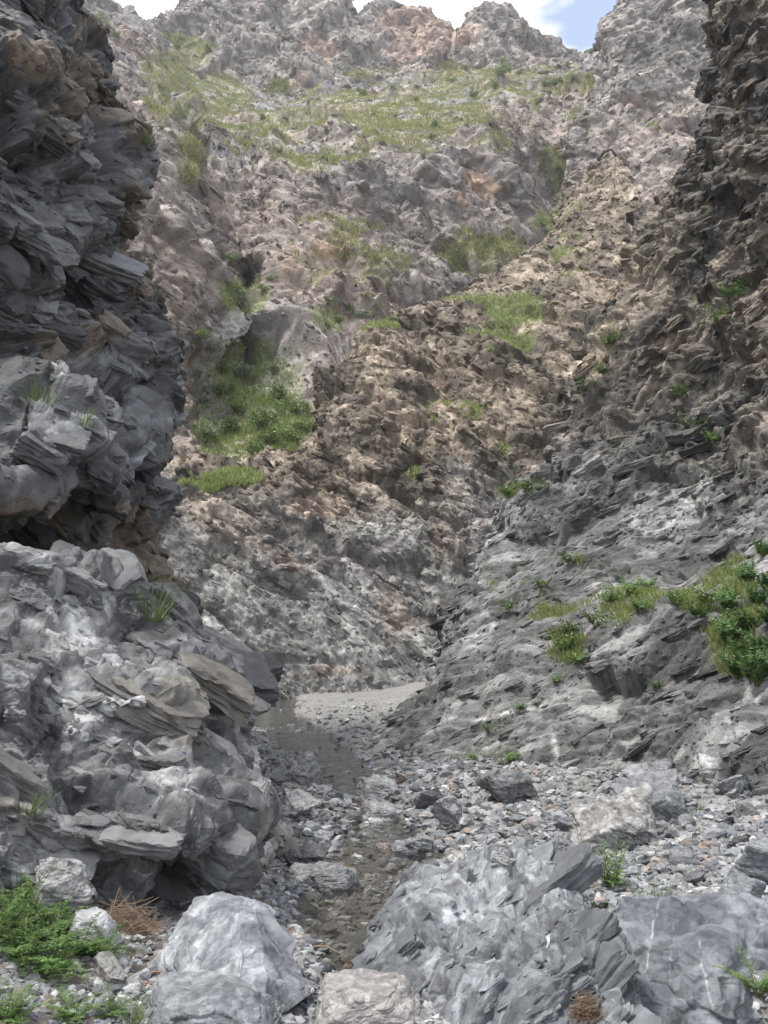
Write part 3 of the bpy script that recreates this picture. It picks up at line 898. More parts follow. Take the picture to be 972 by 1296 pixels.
# ------------------------------------------------------------------ RIDGE PEAKS
rows = [
    [(60, 260, 225), (150, 220, 228), (200, 220, 232), (240, 220, 234), (280, 200, 226), (330, 210, 222), (390, 210, 220), (440, 200, 224), (490, 190, 228), (540, 190, 230), (580, 180, 232), (610, 180, 228), (650, 180, 230), (690, 180, 236), (730, 170, 240), (780, 170, 240)],
    [(60, 60, 228), (150, 70, 234), (200, 62, 240), (235, 70, 240), (270, 100, 230), (330, 108, 226), (390, 105, 224), (440, 100, 228), (490, 90, 231), (540, 90, 234), (580, 90, 237), (608, 88, 232), (650, 88, 234), (690, 92, 240), (730, 95, 246), (780, 90, 245)],
    [(60, 20, 236), (150, 45, 244), (200, 46, 250), (232, 30, 250), (268, 50, 242), (330, 50, 238), (390, 50, 236), (440, 55, 240), (490, 45, 243), (540, 50, 246), (580, 62, 248), (606, 45, 242), (645, 45, 244), (685, 70, 250), (730, 78, 254), (780, 80, 252)],
    [(60, -20, 246), (150, 12, 254), (195, 38, 258), (240, 10, 258), (262, 18, 254), (330, -25, 250), (425, -25, 250), (447, 20, 252), (490, 2, 253), (535, 22, 255), (578, 50, 256), (603, 20, 250), (637, 14, 252), (672, 42, 258), (718, 72, 262), (780, 76, 260)],
    [(60, 10, 262), (150, 40, 270), (195, 60, 275), (240, 40, 275), (265, 45, 270), (330, 0, 268), (425, 0, 268), (447, 50, 270), (490, 30, 270), (535, 50, 272), (578, 80, 272), (603, 60, 268), (637, 50, 270), (672, 80, 275), (718, 100, 278), (780, 100, 276)],
    [(60, 200, 290), (150, 220, 295), (195, 220, 300), (240, 220, 300), (265, 220, 300), (330, 200, 300), (425, 200, 300), (447, 220, 300), (490, 220, 300), (535, 220, 300), (578, 230, 300), (603, 230, 300), (637, 230, 300), (672, 230, 300), (718, 230, 300), (780, 230, 300)],
]
S = Sheet(rows, 1.1, [('fbm', 30.0, 2.0, 503, 3), ('ridge', 18.0, 2.8, 506, 4, (1, 1, 2.0))] +
          frac((11.0, 5.0, 2.3, 1.1, 0.6), 500, (1.2, 1.1, 0.9), (10, 25, 30), .14, .22, 2.5), warp=(12.0, 1.0, 541))
r = S.rnd
c = lerp((0.17, 0.155, 0.142), (0.35, 0.318, 0.288), np.clip(0.45 + 0.45 * (r[1] - 0.5) + 0.35 * (r[2] - 0.5) + 0.5 * fbm(S.P, 12.0, 561, 4), 0, 1))
c = lerp(c, (0.36, 0.27, 0.22), 0.75 * patch(S, [(530, 40, 70, 40, 0.8), (400, 60, 30, 40, 0.5), (370, 100, 30, 20, 0.5)], 8.0, 562, 0.5))
gm = patch(S, [(225, 75, 45, 35, 1.0), (260, 110, 50, 20, 0.8), (330, 112, 60, 10, 0.5), (600, 92, 70, 14, 0.7), (690, 90, 50, 16, 0.6), (500, 95, 60, 10, 0.6), (640, 70, 20, 16, 0.4), (740, 85, 30, 12, 0.7), (150, 50, 40, 30, 0.5)], 8.0, 570, 0.6)
c = lerp(c, (0.19, 0.19, 0.085), gm * 0.8)
S.gmask = gm
S.blocks(11000, 2.6, 20, (10, 25, 30), 531, (1, .75, .55), (.12, .42), 18, .25, 1.3, keep=gm < .5, chip=(14, 99))
link('mountain', S.mesh('mountain', c), M_FAR, kind='structure',
     label='jagged grey ridge peaks under the white sky')
SP1 = S

rows = [
    [(700, 330, 130), (740, 320, 134), (770, 310, 138), (800, 300, 138), (840, 300, 136), (900, 290, 132), (1000, 280, 120)],
    [(712, 235, 136), (742, 230, 138), (770, 225, 140), (800, 215, 140), (840, 210, 138), (900, 200, 134), (1000, 190, 122)],
    [(725, 160, 148), (752, 150, 148), (775, 145, 148), (800, 135, 148), (840, 125, 147), (900, 120, 144), (1000, 110, 132)],
    [(745, 100, 162), (757, 92, 160), (775, 90, 156), (800, 80, 154), (840, 75, 153), (900, 70, 150), (1000, 60, 140)],
    [(752, 74, 170), (762, 58, 167), (779, 40, 162), (805, 25, 159), (845, 20, 157), (900, 20, 155), (1000, 0, 146)],
    [(760, 60, 176), (771, 32, 172), (788, 10, 168), (812, -14, 164), (850, -40, 162), (900, -50, 160), (1000, -60, 152)],
    [(775, 60, 190), (788, 30, 186), (800, 10, 182), (820, -10, 178), (858, -40, 176), (905, -50, 174), (1000, -60, 165)],
    [(775, 260, 205), (788, 260, 202), (800, 260, 200), (820, 260, 198), (858, 260, 196), (905, 260, 192), (1000, 260, 185)],
]
S = Sheet(rows, 1.1, [('fbm', 22.0, 1.5, 603, 3), ('ridge', 12.0, 1.5, 606, 4, (1, 1, 1.7))] +
          frac((8.0, 3.6, 1.6, 0.75, 0.4), 600, (1.5, 1.2, 0.6), (10, -25, 20), .12, .19, 2.5), warp=(8.0, 0.7, 641))
r = S.rnd
c = lerp((0.165, 0.153, 0.143), (0.345, 0.318, 0.292), np.clip(0.45 + 0.45 * (r[1] - 0.5) + 0.35 * (r[2] - 0.5) + 0.5 * fbm(S.P, 9.0, 661, 4), 0, 1))
c = lerp(c, (0.36, 0.28, 0.23), 0.5 * patch(S, [(730, 250, 40, 60, 0.6), (830, 130, 60, 14, 0.5)], 5.0, 662, 0.6))
gm = patch(S, [(840, 205, 50, 20, 0.5), (850, 165, 30, 12, 0.5), (810, 195, 30, 16, 0.4), (740, 110, 16, 16, 0.6), (760, 170, 20, 14, 0.5)], 4.0, 670, 0.6)
c = lerp(c, (0.17, 0.18, 0.075), gm * 0.75)
S.gmask = gm
S.blocks(11000, 2.6, 20, (10, -25, 20), 631, (1, .75, .42), (.12, .42), 14, .2, 1.3, keep=gm < .5, chip=(14, 99))
link('mountain', S.mesh('mountain', c), M_FAR, kind='structure',
     label='steep grey peak above the right canyon wall')
SP2 = S

# ------------------------------------------------------------------ GROUND
XC_Y = np.array([2, 5.0, 5.6, 6.2, 7.2, 8.2, 9.1, 10.2, 11.2, 12.8, 14.5, 18.5, 21, 24, 28, 37, 50])
XC_X = np.array([-.3, -.25, -.25, -.22, -.28, -.22, -.05, 0.0, -.1, -.2, -.5, -1.2, -1.7, -2.3, -3.2, -4.4, -9])
HW_X = np.array([.05, .05, .08, .18, .42, .5, .62, .55, .42, .38, .48, .75, .8, .9, .9, 1.3, 2])
WATER_Z = -0.02


def ground_z(x, y):
    x = np.asarray(x, float)
    y = np.asarray(y, float)
    xc = np.interp(y, XC_Y, XC_X)
    hw = np.interp(y, XC_Y, HW_X)
    d = x - xc
    a = np.abs(d) - hw
    bed = np.where(a < 0, -0.085 * np.clip(-a / 0.22, 0, 1), 0.0)
    rise = np.clip(a, 0, None)
    right = 0.05 * np.clip(rise / 0.3, 0, 1) + np.clip(rise - 0.2, 0, 2.4) * 0.035 + np.clip(rise - 2.6, 0, 6) * 0.17
    left = 0.06 * np.clip(rise / 0.3, 0, 1) + np.clip(rise - 0.3, 0, 4) * (0.16 * sstep(9, 6, y) + 0.06)
    z = bed + np.where(d > 0, right, left)
    # the pool in front of the smooth boulder and the small one behind the outcrop
    p1 = ((x - 1.5) / 0.85) ** 2 + ((y - 5.0) / 0.42) ** 2
    p2 = ((x - 1.42) / 0.22) ** 2 + ((y - 7.0) / 0.5) ** 2
    z = z - 0.20 * (1 - sstep(0.4, 1.3, p1)) - 0.2 * (1 - sstep(0.4, 1.4, p2))
    return z


def ground_zn(x, y):
    x = np.asarray(x, float).ravel()
    y = np.asarray(y, float).ravel()
    P = np.stack([x, y, 0 * x], 1)
    z = ground_z(x, y)
    z = z + 0.05 * fbm(P, 0.9, 701, 3) + 0.022 * fbm(P, 0.25, 702, 3)
    return z


def ground_hit(u, v):
    Y = np.geomspace(3.0, 60, 1400)
    p = unproj(np.full_like(Y, u), np.full_like(Y, v), Y)
    g = ground_zn(p[:, 0], p[:, 1])
    k = np.argmax(p[:, 2] < g)
    return p[k, 0], p[k, 1], g[k]


ys = np.concatenate([-np.geomspace(400, 2.5, 20) + 3.0, np.geomspace(3.6, 46, 560), np.geomspace(50, 4000, 30)])
xn = np.linspace(-1, 1, 520)
xs = np.sinh(xn * 7.2) / np.sinh(7.2) * 4000
xs = np.sort(np.concatenate([np.linspace(-6.5, 7.5, 620), -np.geomspace(7, 4000, 40), np.geomspace(8, 4000, 40)]))
GX, GY = np.meshgrid(xs, ys)
P = np.stack([GX.ravel(), GY.ravel()], 1)
P3 = np.stack([P[:, 0], P[:, 1], 0 * P[:, 0]], 1)
gz = ground_zn(P[:, 0], P[:, 1])
near = (P[:, 1] > 3) & (P[:, 1] < 48) & (np.abs(P[:, 0]) < 9)
off, tl, ed, rn = facet(P3, 0.11, 711, (1, 1, 1))
off2, tl2, ed2, rn2 = facet(P3, 0.05, 712, (1, 1, 1))
gz = gz + np.where(near, 0.016 * (0.6 * off + tl) + 0.02 * sstep(0.0, 0.3, ed) * (rn > 0.4) + 0.006 * off2, 0)
gz = np.where(P[:, 1] > 60, -0.5, gz)
gz = np.where(np.abs(P[:, 0]) > 14, np.clip(gz, -1, 1.2), gz)
GP = np.stack([P[:, 0], P[:, 1], gz], 1)
c = lerp((0.13, 0.126, 0.118), (0.27, 0.265, 0.255), np.clip(0.38 + 0.6 * (rn - 0.5) + 0.5 * (rn2 - 0.5) + 0.4 * fbm(P3, 0.8, 721, 3), 0, 1))
c = lerp(c, (0.20, 0.165, 0.13), 0.35 * sstep(0.05, 0.6, fbm(P3, 1.2, 722, 3)))
c = lerp(c, (0.125, 0.118, 0.105), 0.85 * sstep(0.03, -0.04, gz))          # silt on the stream bed
fl = sstep(-0.6, -1.2, P[:, 0]) * sstep(7.0, 5.8, P[:, 1])
c = lerp(c, (0.115, 0.09, 0.068), 0.7 * fl)                                   # soil under the herbs
gbar = sstep(19, 23, P[:, 1])
c = lerp(c, (0.23, 0.222, 0.208), 0.75 * gbar * sstep(-0.01, 0.03, gz))
nb = len(xs)
me = new_mesh('ground', GP, grid_faces(len(ys), nb), 4, c, True)
M_GROUND = rock_mat('gravel_ground', 30.0, 60.0, rough=0.85, dist=0.006, spec=0.25, contrast=0.4)
link('ground', me, M_GROUND, kind='structure', label='gravel and silt floor of the canyon')

# ------------------------------------------------------------------ WATER
def water_mat():
    m = bpy.data.materials.new('stream_water')
    m.use_nodes = True
    nt = m.node_tree
    nt.nodes.clear()
    L = nt.links.new
    out = nd(nt, 'ShaderNodeOutputMaterial')
    tr = nd(nt, 'ShaderNodeBsdfTransparent')
    tr.inputs['Color'].default_value = (0.78, 0.76, 0.72, 1)
    gl = nd(nt, 'ShaderNodeBsdfGlossy')
    gl.inputs['Roughness'].default_value = 0.05
    gl.inputs['Color'].default_value = (0.95, 0.97, 1, 1)
    fr = nd(nt, 'ShaderNodeFresnel')
    fr.inputs['IOR'].default_value = 1.45
    mix = nd(nt, 'ShaderNodeMixShader')
    tc = nd(nt, 'ShaderNodeTexCoord')
    mp = nd(nt, 'ShaderNodeMapping')
    mp.inputs['Scale'].default_value = (1.0, 0.75, 1)
    L(tc.outputs['Object'], mp.inputs[0])
    n = nd(nt, 'ShaderNodeTexNoise')
    n.inputs['Scale'].default_value = 7.5
    n.inputs['Detail'].default_value = 4
    n.inputs['Distortion'].default_value = 0.8
    L(mp.outputs[0], n.inputs['Vector'])
    b = nd(nt, 'ShaderNodeBump')
    b.inputs['Strength'].default_value = 1.0
    b.inputs['Distance'].default_value = 0.028
    L(n.outputs['Fac'], b.inputs['Height'])
    L(b.outputs[0], gl.inputs['Normal'])
    L(b.outputs[0], fr.inputs['Normal'])
    L(fr.outputs[0], mix.inputs[0])
    L(tr.outputs[0], mix.inputs[1])
    L(gl.outputs[0], mix.inputs[2])
    L(mix.outputs[0], out.inputs[0])
    return m


yw = np.geomspace(4.2, 44, 160)
sw = np.linspace(-1, 1, 26)
xcw = np.interp(yw, XC_Y, XC_X)
hww = np.interp(yw, XC_Y, HW_X) + 0.35
lo = xcw - hww
hi = np.maximum(xcw + hww, np.where(yw < 8.2, 2.9, -99))
WX = lo[:, None] + (hi - lo)[:, None] * (sw[None] + 1) / 2
WY = np.repeat(yw[:, None], len(sw), 1)
WP = np.stack([WX, WY, np.full_like(WX, WATER_Z)], -1).reshape(-1, 3)
WP[:, 2] += 0.006 * fbm(WP, 0.35, 731, 2)
link('stream', new_mesh('stream', WP, grid_faces(len(yw), len(sw)), 4, None, True), water_mat(), kind='structure',
     label='shallow rippled stream winding between the stones')

# ------------------------------------------------------------------ BOULDERS AND STONES
def boulder_mesh(name, dims, seed, sub=6, planes=None, amp=1.0, bed=(20, 25, 0), ca=SLATE, cb=PALE, vein=0.0, bias=0.45, p=34, stretch=(1.4, 1.2, 0.6), smooth=False):
    Q, Fc, V = stone_shape(sub, seed, planes, p=p)
    dims = np.array(dims)
    P = Q * dims
    # outward normals from the shape itself
    N = np.zeros_like(P)
    fn = np.cross(P[Fc[:, 1]] - P[Fc[:, 0]], P[Fc[:, 2]] - P[Fc[:, 0]])
    for k in range(3):
        np.add.at(N, Fc[:, k], fn)
    N /= np.maximum(np.linalg.norm(N, axis=1, keepdims=True), 1e-9)
    s = dims.mean()
    O = P + seed * 1.37
    M = eulm(*bed)
    W = O + 0.02 * s * np.stack([fbm(O, s * 0.6, seed + 1, 2), fbm(O, s * 0.6, seed + 2, 2), fbm(O, s * 0.6, seed + 3, 2)], 1)
    d = 0.05 * s * fbm(O, s * 0.6, seed + 4, 2)
    rs = []
    for k, wl in enumerate((0.42, 0.19, 0.085, 0.04)):
        off, tl, ed, rn = facet(W, wl * s, seed + int(wl * 1000), stretch, M)
        d = d + amp * .09 * wl * s * (0.55 * off + 1.5 * tl) - amp * .04 * wl * s * (1 - sstep(0, 0.16, ed))
        d = d + amp * .11 * wl * s * lin(W, wl * s * .85, seed + 50 + k, stretch, M if k % 2 else None)
        rs.append(rn)
    P = P + N * d[:, None]
    c = lerp(np.array(ca) * BT, np.array(cb) * BT, np.clip(bias + 0.45 * (rs[1] - 0.5) + 0.4 * (rs[2] - 0.5) + 0.55 * fbm((O @ M) @ np.diag([0.5, 0.6, 2.2]), s * 0.5, seed + 9, 5), 0, 1))
    c = c * ((1 + .16 * (rs[2] - .5) * 2) * (1 + .2 * (rs[3] - .5) * 2))[:, None]
    if vein > 0:
        c = lerp(c, WHITE, vein * veins(O @ np.diag([2.2, 1.2, 0.6]) @ M, s * 0.7, seed + 10, 0.03))
    me = new_mesh(name, P, Fc, 3, c, smooth)
    return me


def place_px(box, depth, sink=0.12):
    """place and size from a box in the photograph: where it meets the ground, how wide and tall it is"""
    u0, v0, u1, v1 = box
    x, y, z = ground_hit((u0 + u1) / 2, v1 - (v1 - v0) * 0.06)
    sc = y / FPX
    W = (u1 - u0) * sc
    D = W * depth
    el = math.atan2(CAMZ - z, y)
    H = max((v1 - v0) * sc / math.cos(el) - D * math.sin(el) * 0.55, 0.35 * (v1 - v0) * sc)
    H *= 1 + sink
    return (W, D, H), (x, y + D * 0.42, z + H * (0.5 - sink))


BT = 0.66      # stone value
LM = []      # landmarks for stone labels
FRONT = [(-.55, -.55, .55, .62), (.8, -.42, .32, .66), (.0, -.1, 1, .78), (0, 1, .2, .8), (0, 0, -1, .7), (-1, 0, .1, .9), (1, .2, 0, .95), (.25, -1, .2, .72), (-.2, .3, 1, .82)]
FLATTOP = [(0, -.15, 1, .7), (-1, -.2, .2, .9), (1, -.1, .2, .9), (0, -1, .25, .8), (0, 1, .2, .9), (0, 0, -1, .8), (-.6, -.5, .7, .85), (.6, -.4, .7, .84), (.5, .6, .6, .9)]
SLABT = [(-.35, -.35, 1, .55), (1, -.2, .1, .9), (-1, 0, .1, .95), (.3, -1, -.1, .75), (0, 1, .1, .9), (0, 0, -1, .7), (.5, -.6, .5, .8)]
BLUE = (0.19, 0.205, 0.22)
BPALE = (0.45, 0.455, 0.46)
DEFS = [
    # box, depth, seed, planes, amp, bed, ca, cb, vein, bias, label, landmark
    ((735, 1008, 850, 1085), .8, 1102, SLABT, 1.0, (10, 25, 0), (.2, .18, .16), (.5, .49, .475), .4, .62, 'pale flat-topped boulder with a brown undercut on the right gravel bank', 'the pale flat-topped boulder'),
    ((790, 980, 890, 1050), .9, 1103, SLABT, .6, (15, 20, 0), (.17, .178, .188), (.30, .31, .32), .1, .5, 'smooth dark grey slab half buried behind the pale flat-topped boulder', 'the half buried dark slab'),
    ((612, 972, 690, 1026), .9, 1104, None, .9, (10, 15, 0), (.16, .16, .165), (.36, .355, .35), .2, .5, 'squarish grey boulder with a shaded undercut at the foot of the right wall', 'the squarish grey boulder'),
    ((498, 1058, 552, 1094), .9, 1105, None, .8, (0, 20, 0), (.17, .18, .19), (.40, .405, .41), .2, .5, 'mottled grey boulder standing in the stream', 'the mottled boulder in the stream'),
    ((523, 998, 566, 1029), .9, 1106, None, .6, (0, 10, 0), (.11, .115, .125), (.24, .245, .25), .0, .4, 'smooth dark grey boulder on the stones beside the stream', 'the smooth dark boulder'),
    ((545, 1012, 588, 1052), .8, 1117, None, .8, (0, 40, 0), (.22, .225, .23), (.42, .425, .43), .2, .6, 'light grey upright boulder just in front of the smooth dark boulder', 'the light upright boulder'),
    ((358, 1070, 414, 1104), .9, 1107, None, .8, (0, 25, 0), (.09, .094, .1), (.22, .225, .235), .1, .4, 'dark wet angular boulder at the right corner of the buttress', 'the dark wet boulder'),
    ((352, 1098, 450, 1142), .7, 1108, FLATTOP, .8, (0, 12, 0), (.17, .18, .185), (.36, .365, .37), .1, .5, 'flat grey boulder at the left edge of the water', 'the flat grey boulder'),
    ((888, 958, 934, 1000), .8, 1109, None, .7, (0, 10, 0), (.3, .3, .3), (.62, .61, .6), .2, .7, 'whitish angular boulder on the gravel at the foot of the right wall', 'the whitish boulder'),
    ((910, 1108, 976, 1158), .9, 1110, None, .45, (0, 10, 0), BLUE, (.32, .335, .35), .1, .5, 'rounded blue-grey boulder above the smooth pool boulder', 'the rounded blue-grey boulder'),
    ((945, 1068, 1030, 1130), .9, 1111, None, .5, (0, 10, 0), BLUE, (.36, .37, .38), .1, .5, 'blue-grey boulder cut by the right edge of the picture', 'the blue-grey boulder by the edge'),
    ((22, 1095, 108, 1178), .8, 1112, None, 1.0, (20, 10, 0), (.3, .29, .28), (.56, .55, .54), .2, .6, 'pale weathered boulder between the buttress and the green herbs', 'the pale weathered boulder'),
    ((72, 1160, 140, 1205), .8, 1113, FLATTOP, .6, (20, 10, 0), (.36, .37, .38), (.58, .58, .58), .2, .6, 'light flat stone slab beside the left heap of dry twigs', 'the light flat slab'),
    ((150, 1258, 345, 1330), .8, 1114, FLATTOP, .6, (5, 10, 0), BLUE, (.36, .37, .385), .15, .55, 'broad blue-grey slab at the bottom edge below the wedge-shaped boulder', 'the broad bottom slab'),
    ((385, 1252, 535, 1335), .8, 1115, FLATTOP, .8, (5, -10, 0), (.33, .31, .30), (.54, .50, .475), .2, .6, 'pinkish pale flat-topped block at the bottom edge', 'the pinkish block'),
    ((600, 1268, 765, 1330), .8, 1116, FLATTOP, .7, (5, 15, 0), BLUE, (.34, .35, .365), .15, .5, 'grey slab at the bottom edge in front of the big outcrop', 'the grey bottom slab'),
    ((105, 1215, 155, 1250), .8, 1118, None, .7, (0, 10, 0), (.3, .29, .27), (.46, .44, .42), .0, .5, 'buff stone block among the twigs left of the wedge-shaped boulder', 'the buff block'),
    ((800, 965, 872, 1005), .9, 1119, SLABT, 1.0, (0, 20, 0), (.17, .175, .185), (.4, .405, .415), .2, .55, 'tilted layered grey rock against the foot of the right wall', 'the tilted layered rock'),
    ((330, 955, 402, 1002), .8, 1120, SLABT, 1.0, (0, 20, 0), (.17, .175, .18), (.36, .365, .37), .1, .5, 'low slabby rock sloping into the stream beside the dark cliff', 'the low slabby rock'),
    ((340, 1000, 402, 1042), .8, 1121, None, 1.0, (0, 20, 0), (.2, .205, .21), (.46, .46, .46), .1, .6, 'pale blocky rock on the left bank above the flat boulder', 'the pale blocky rock'),
    ((448, 988, 512, 1016), .8, 1122, FLATTOP, .8, (0, 10, 0), (.26, .262, .265), (.5, .495, .49), .1, .65, 'light low rock on the right edge of the stream', 'the light low rock'),
    ((690, 1062, 735, 1100), .8, 1123, None, .9, (0, 20, 0), (.16, .165, .17), (.36, .365, .37), .1, .5, 'broken grey rock between the big outcrop and the tall weed', 'the broken grey rock'),
    ((756, 1148, 812, 1192), .8, 1124, None, .9, (0, 20, 0), (.18, .185, .19), (.36, .365, .37), .1, .5, 'knobbly grey rock between the outcrop and the smooth pool boulder', 'the knobbly grey rock'),
    ((460, 1020, 505, 1045), .8, 1125, FLATTOP, .7, (0, 10, 0), (.26, .27, .28), (.46, .465, .47), .1, .6, 'pale flat rock washed by the stream', 'the pale washed rock'),
    ((455, 1278, 545, 1320), .8, 1126, None, .8, (0, 20, 0), (.28, .285, .29), (.52, .52, .52), .1, .6, 'white-grey rock at the bottom edge beside the pinkish block', 'the white-grey rock'),
]
for (box, dep, seed, planes, amp, bed, ca, cb, vn, bias, lab, lm) in DEFS:
    dims, loc = place_px(box, dep)
    me = boulder_mesh('boulder', dims, seed, 7 if (box[2] - box[0]) > 90 else 6, planes, amp, bed, ca, cb, vn, bias)
    link('boulder', me, M_BOULD, loc=loc, label=lab, cat='boulder')
    LM.append((loc[0], loc[1], lm))

# the big layered outcrop in the foreground
rows = [
    [(430, 1275, 5.75), (480, 1310, 5.2), (560, 1345, 4.9), (640, 1355, 4.8), (720, 1365, 4.7), (785, 1365, 4.75), (830, 1340, 5.0)],
    [(450, 1236, 5.8), (490, 1245, 5.5), (560, 1245, 5.25), (640, 1250, 5.15), (715, 1272, 4.92), (775, 1285, 4.9), (806, 1275, 5.2)],
    [(470, 1195, 6.1), (505, 1190, 5.8), (560, 1188, 5.6), (640, 1195, 5.42), (705, 1215, 5.08), (757, 1205, 5.1), (788, 1225, 5.5)],
    [(493, 1145, 6.7), (520, 1145, 6.3), (570, 1150, 5.9), (640, 1160, 5.65), (700, 1165, 5.55), (742, 1150, 5.7), (764, 1180, 5.9)],
    [(502, 1115, 7.0), (532, 1115, 6.75), (580, 1112, 6.35), (636, 1118, 6.1), (695, 1125, 6.0), (732, 1125, 6.1), (750, 1155, 6.2)],
    [(510, 1100, 7.2), (540, 1093, 7.0), (585, 1082, 6.7), (628, 1084, 6.55), (690, 1098, 6.4), (724, 1108, 6.35), (742, 1145, 6.45)],
    [(512, 1108, 7.4), (545, 1098, 7.3), (590, 1084, 7.0), (640, 1086, 6.9), (695, 1100, 6.8), (728, 1112, 6.7), (742, 1150, 6.7)],
    [(514, 1145, 7.7), (548, 1145, 7.6), (595, 1150, 7.3), (640, 1155, 7.2), (695, 1160, 7.0), (728, 1165, 7.0), (742, 1175, 6.9)],
]
BED_O = (6, -38, 4)
S = Sheet(rows, 1.05, [('fbm', 0.7, 0.05, 803, 3)] +
          frac((0.55, 0.25, 0.12, 0.055, 0.026), 800, (2.0, 1.5, 0.42), BED_O, .11, .17, 2.5, 1.0), warp=(0.5, 0.02, 841), soft=0.2)
r = S.rnd
c = lerp((.105, .112, .12), (.225, .234, .243), np.clip(0.4 + 0.5 * (r[1] - 0.5) + 0.4 * (r[2] - 0.5) + 0.6 * fbm((S.P @ eulm(*BED_O)) @ np.diag([0.5, 0.6, 2.4]), 0.5, 861, 5), 0, 1))
c = lerp(c, (0.125, 0.135, 0.14), 0.6 * patch(S, [(600, 1185, 70, 28, 0.8), (720, 1230, 60, 50, 0.6), (760, 1180, 25, 60, 0.5)], 0.25, 862, 0.4))
c = lerp(c, WHITE, 0.4 * veins((S.P @ eulm(*BED_O)) @ np.diag([0.6, 0.6, 2.4]), 0.5, 863, 0.022) * sstep(0.0, 0.3, fbm(S.P, 0.5, 864, 2)))
S.blocks(900, 9, 140, BED_O, 831, (1, .62, .24), (.03, .24), 5, .02, 1.0, chip=(11, 26))
o = link('rock_outcrop', S.mesh('rock_outcrop', c), M_BOULD, label='big layered blue-grey outcrop of tilted slabs beside the stream', cat='rock outcrop')
LM.append((0.75, 5.9, 'the big layered outcrop'))
SO = S

# the pale wedge in front of the buttress
rows = [
    [(192, 1245, 5.55), (240, 1300, 4.95), (300, 1325, 4.8), (345, 1290, 5.0), (398, 1255, 5.5)],
    [(205, 1208, 5.6), (245, 1245, 5.15), (300, 1268, 4.98), (340, 1240, 5.2), (384, 1227, 5.6)],
    [(224, 1172, 5.82), (252, 1195, 5.5), (306, 1205, 5.28), (335, 1195, 5.45), (368, 1194, 5.85)],
    [(243, 1138, 6.1), (262, 1150, 5.95), (302, 1152, 5.78), (326, 1150, 5.85), (350, 1163, 6.1)],
    [(248, 1132, 6.3), (265, 1132, 6.25), (300, 1133, 6.2), (325, 1134, 6.2), (346, 1152, 6.35)],
    [(250, 1180, 6.7), (266, 1185, 6.7), (300, 1190, 6.7), (325, 1190, 6.7), (345, 1190, 6.7)],
]
S = Sheet(rows, 1.05, [('fbm', 0.4, 0.01, 1003, 3)] +
          frac((0.4, 0.18, 0.08, 0.036), 1000, (1.8, 1.4, 0.45), (20, 38, 0), .06, .07, 2.0), warp=(0.4, 0.02, 1041), soft=0.1)
r = S.rnd
c = lerp((.16, .17, .183), (.285, .295, .306), np.clip(0.5 + 0.3 * (r[1] - 0.5) + 0.2 * (r[2] - 0.5) + 0.55 * fbm((S.P @ eulm(20, 38, 0)) @ np.diag([0.35, 0.5, 2.6]), 0.25, 1061, 5), 0, 1))
c = lerp(c, WHITE, 0.4 * veins((S.P @ eulm(20, 38, 0)) @ np.diag([0.6, 0.6, 2.0]), 0.35, 1063, 0.05) * sstep(0.0, 0.3, fbm(S.P, 0.3, 1064, 2)))
link('boulder', S.mesh('boulder', c), M_BOULD, label='pale blue-grey wedge-shaped boulder with smooth sloping faces below the buttress', cat='boulder')
LM.append((-0.85, 5.5, 'the pale wedge-shaped boulder'))

# the smooth veined boulder behind the pool
rows = [
    [(770, 1350, 4.7), (840, 1355, 4.65), (915, 1355, 4.65), (965, 1340, 4.8), (1020, 1320, 5.1)],
    [(782, 1285, 5.0), (845, 1290, 4.9), (915, 1285, 4.85), (958, 1275, 5.0), (1010, 1260, 5.3)],
    [(776, 1235, 5.25), (840, 1235, 5.1), (910, 1230, 4.95), (955, 1230, 5.15), (1010, 1225, 5.4)],
    [(775, 1190, 5.45), (838, 1190, 5.3), (905, 1190, 5.25), (952, 1195, 5.35), (1010, 1195, 5.5)],
    [(785, 1160, 5.75), (840, 1157, 5.65), (900, 1153, 5.65), (960, 1152, 5.7), (1020, 1158, 5.8)],
    [(800, 1147, 6.15), (850, 1143, 6.1), (905, 1140, 6.1), (960, 1141, 6.15), (1020, 1147, 6.2)],
    [(805, 1190, 6.6), (850, 1190, 6.6), (905, 1190, 6.6), (960, 1190, 6.6), (1020, 1190, 6.6)],
]
rows = [[(u_, v_, Y_ + 0.3) for (u_, v_, Y_) in r_] for r_ in rows]
S = Sheet(rows, 1.05, [('fbm', 0.5, 0.05, 903, 3)] +
          frac((0.5, 0.2, 0.09, 0.04), 900, (1.3, 1.2, 0.9), (0, 20, 0), .07, .12, 2.0), warp=(0.5, 0.03, 941))
r = S.rnd
c = lerp((.095, .104, .116), (.21, .222, .235), np.clip(0.45 + 0.25 * (r[1] - 0.5) + 0.65 * fbm(S.P, 0.35, 961, 4), 0, 1))
for (uu, vv, ang) in ((826, 1185, 12), (893, 1235, -14), (850, 1205, 4)):
    ln = np.exp(-((S.u - uu + (S.v - vv) * math.tan(math.radians(ang)) - 4 * fbm(S.P, 0.12, 963 + uu, 3)) / 1.2) ** 2) * sstep(-0.5, 0.2, fbm(S.P, 0.08, 970, 2)) * sstep(55, 30, np.abs(S.v - vv))
    c = lerp(c, WHITE, (0.5 if uu != 850 else 0.2) * ln)
link('boulder', S.mesh('boulder', c), M_BOULD, label='large smooth blue-grey boulder with thin white veins beside the dark pool', cat='boulder')
LM.append((1.7, 5.5, 'the smooth pool boulder'))
SPB = S

dims, loc = place_px((622, 1074, 664, 1118), 0.9)
me = boulder_mesh('boulder', (0.23, 0.2, 0.22), 1130, 6, None, .9, (0, 20, 0), (.22, .215, .21), (.52, .51, .5), .2, .6)
pt = unproj(643, 1098, 6.28)
link('boulder', me, M_BOULD, loc=tuple(pt), label='small pale block perched on top of the big layered outcrop', cat='boulder')

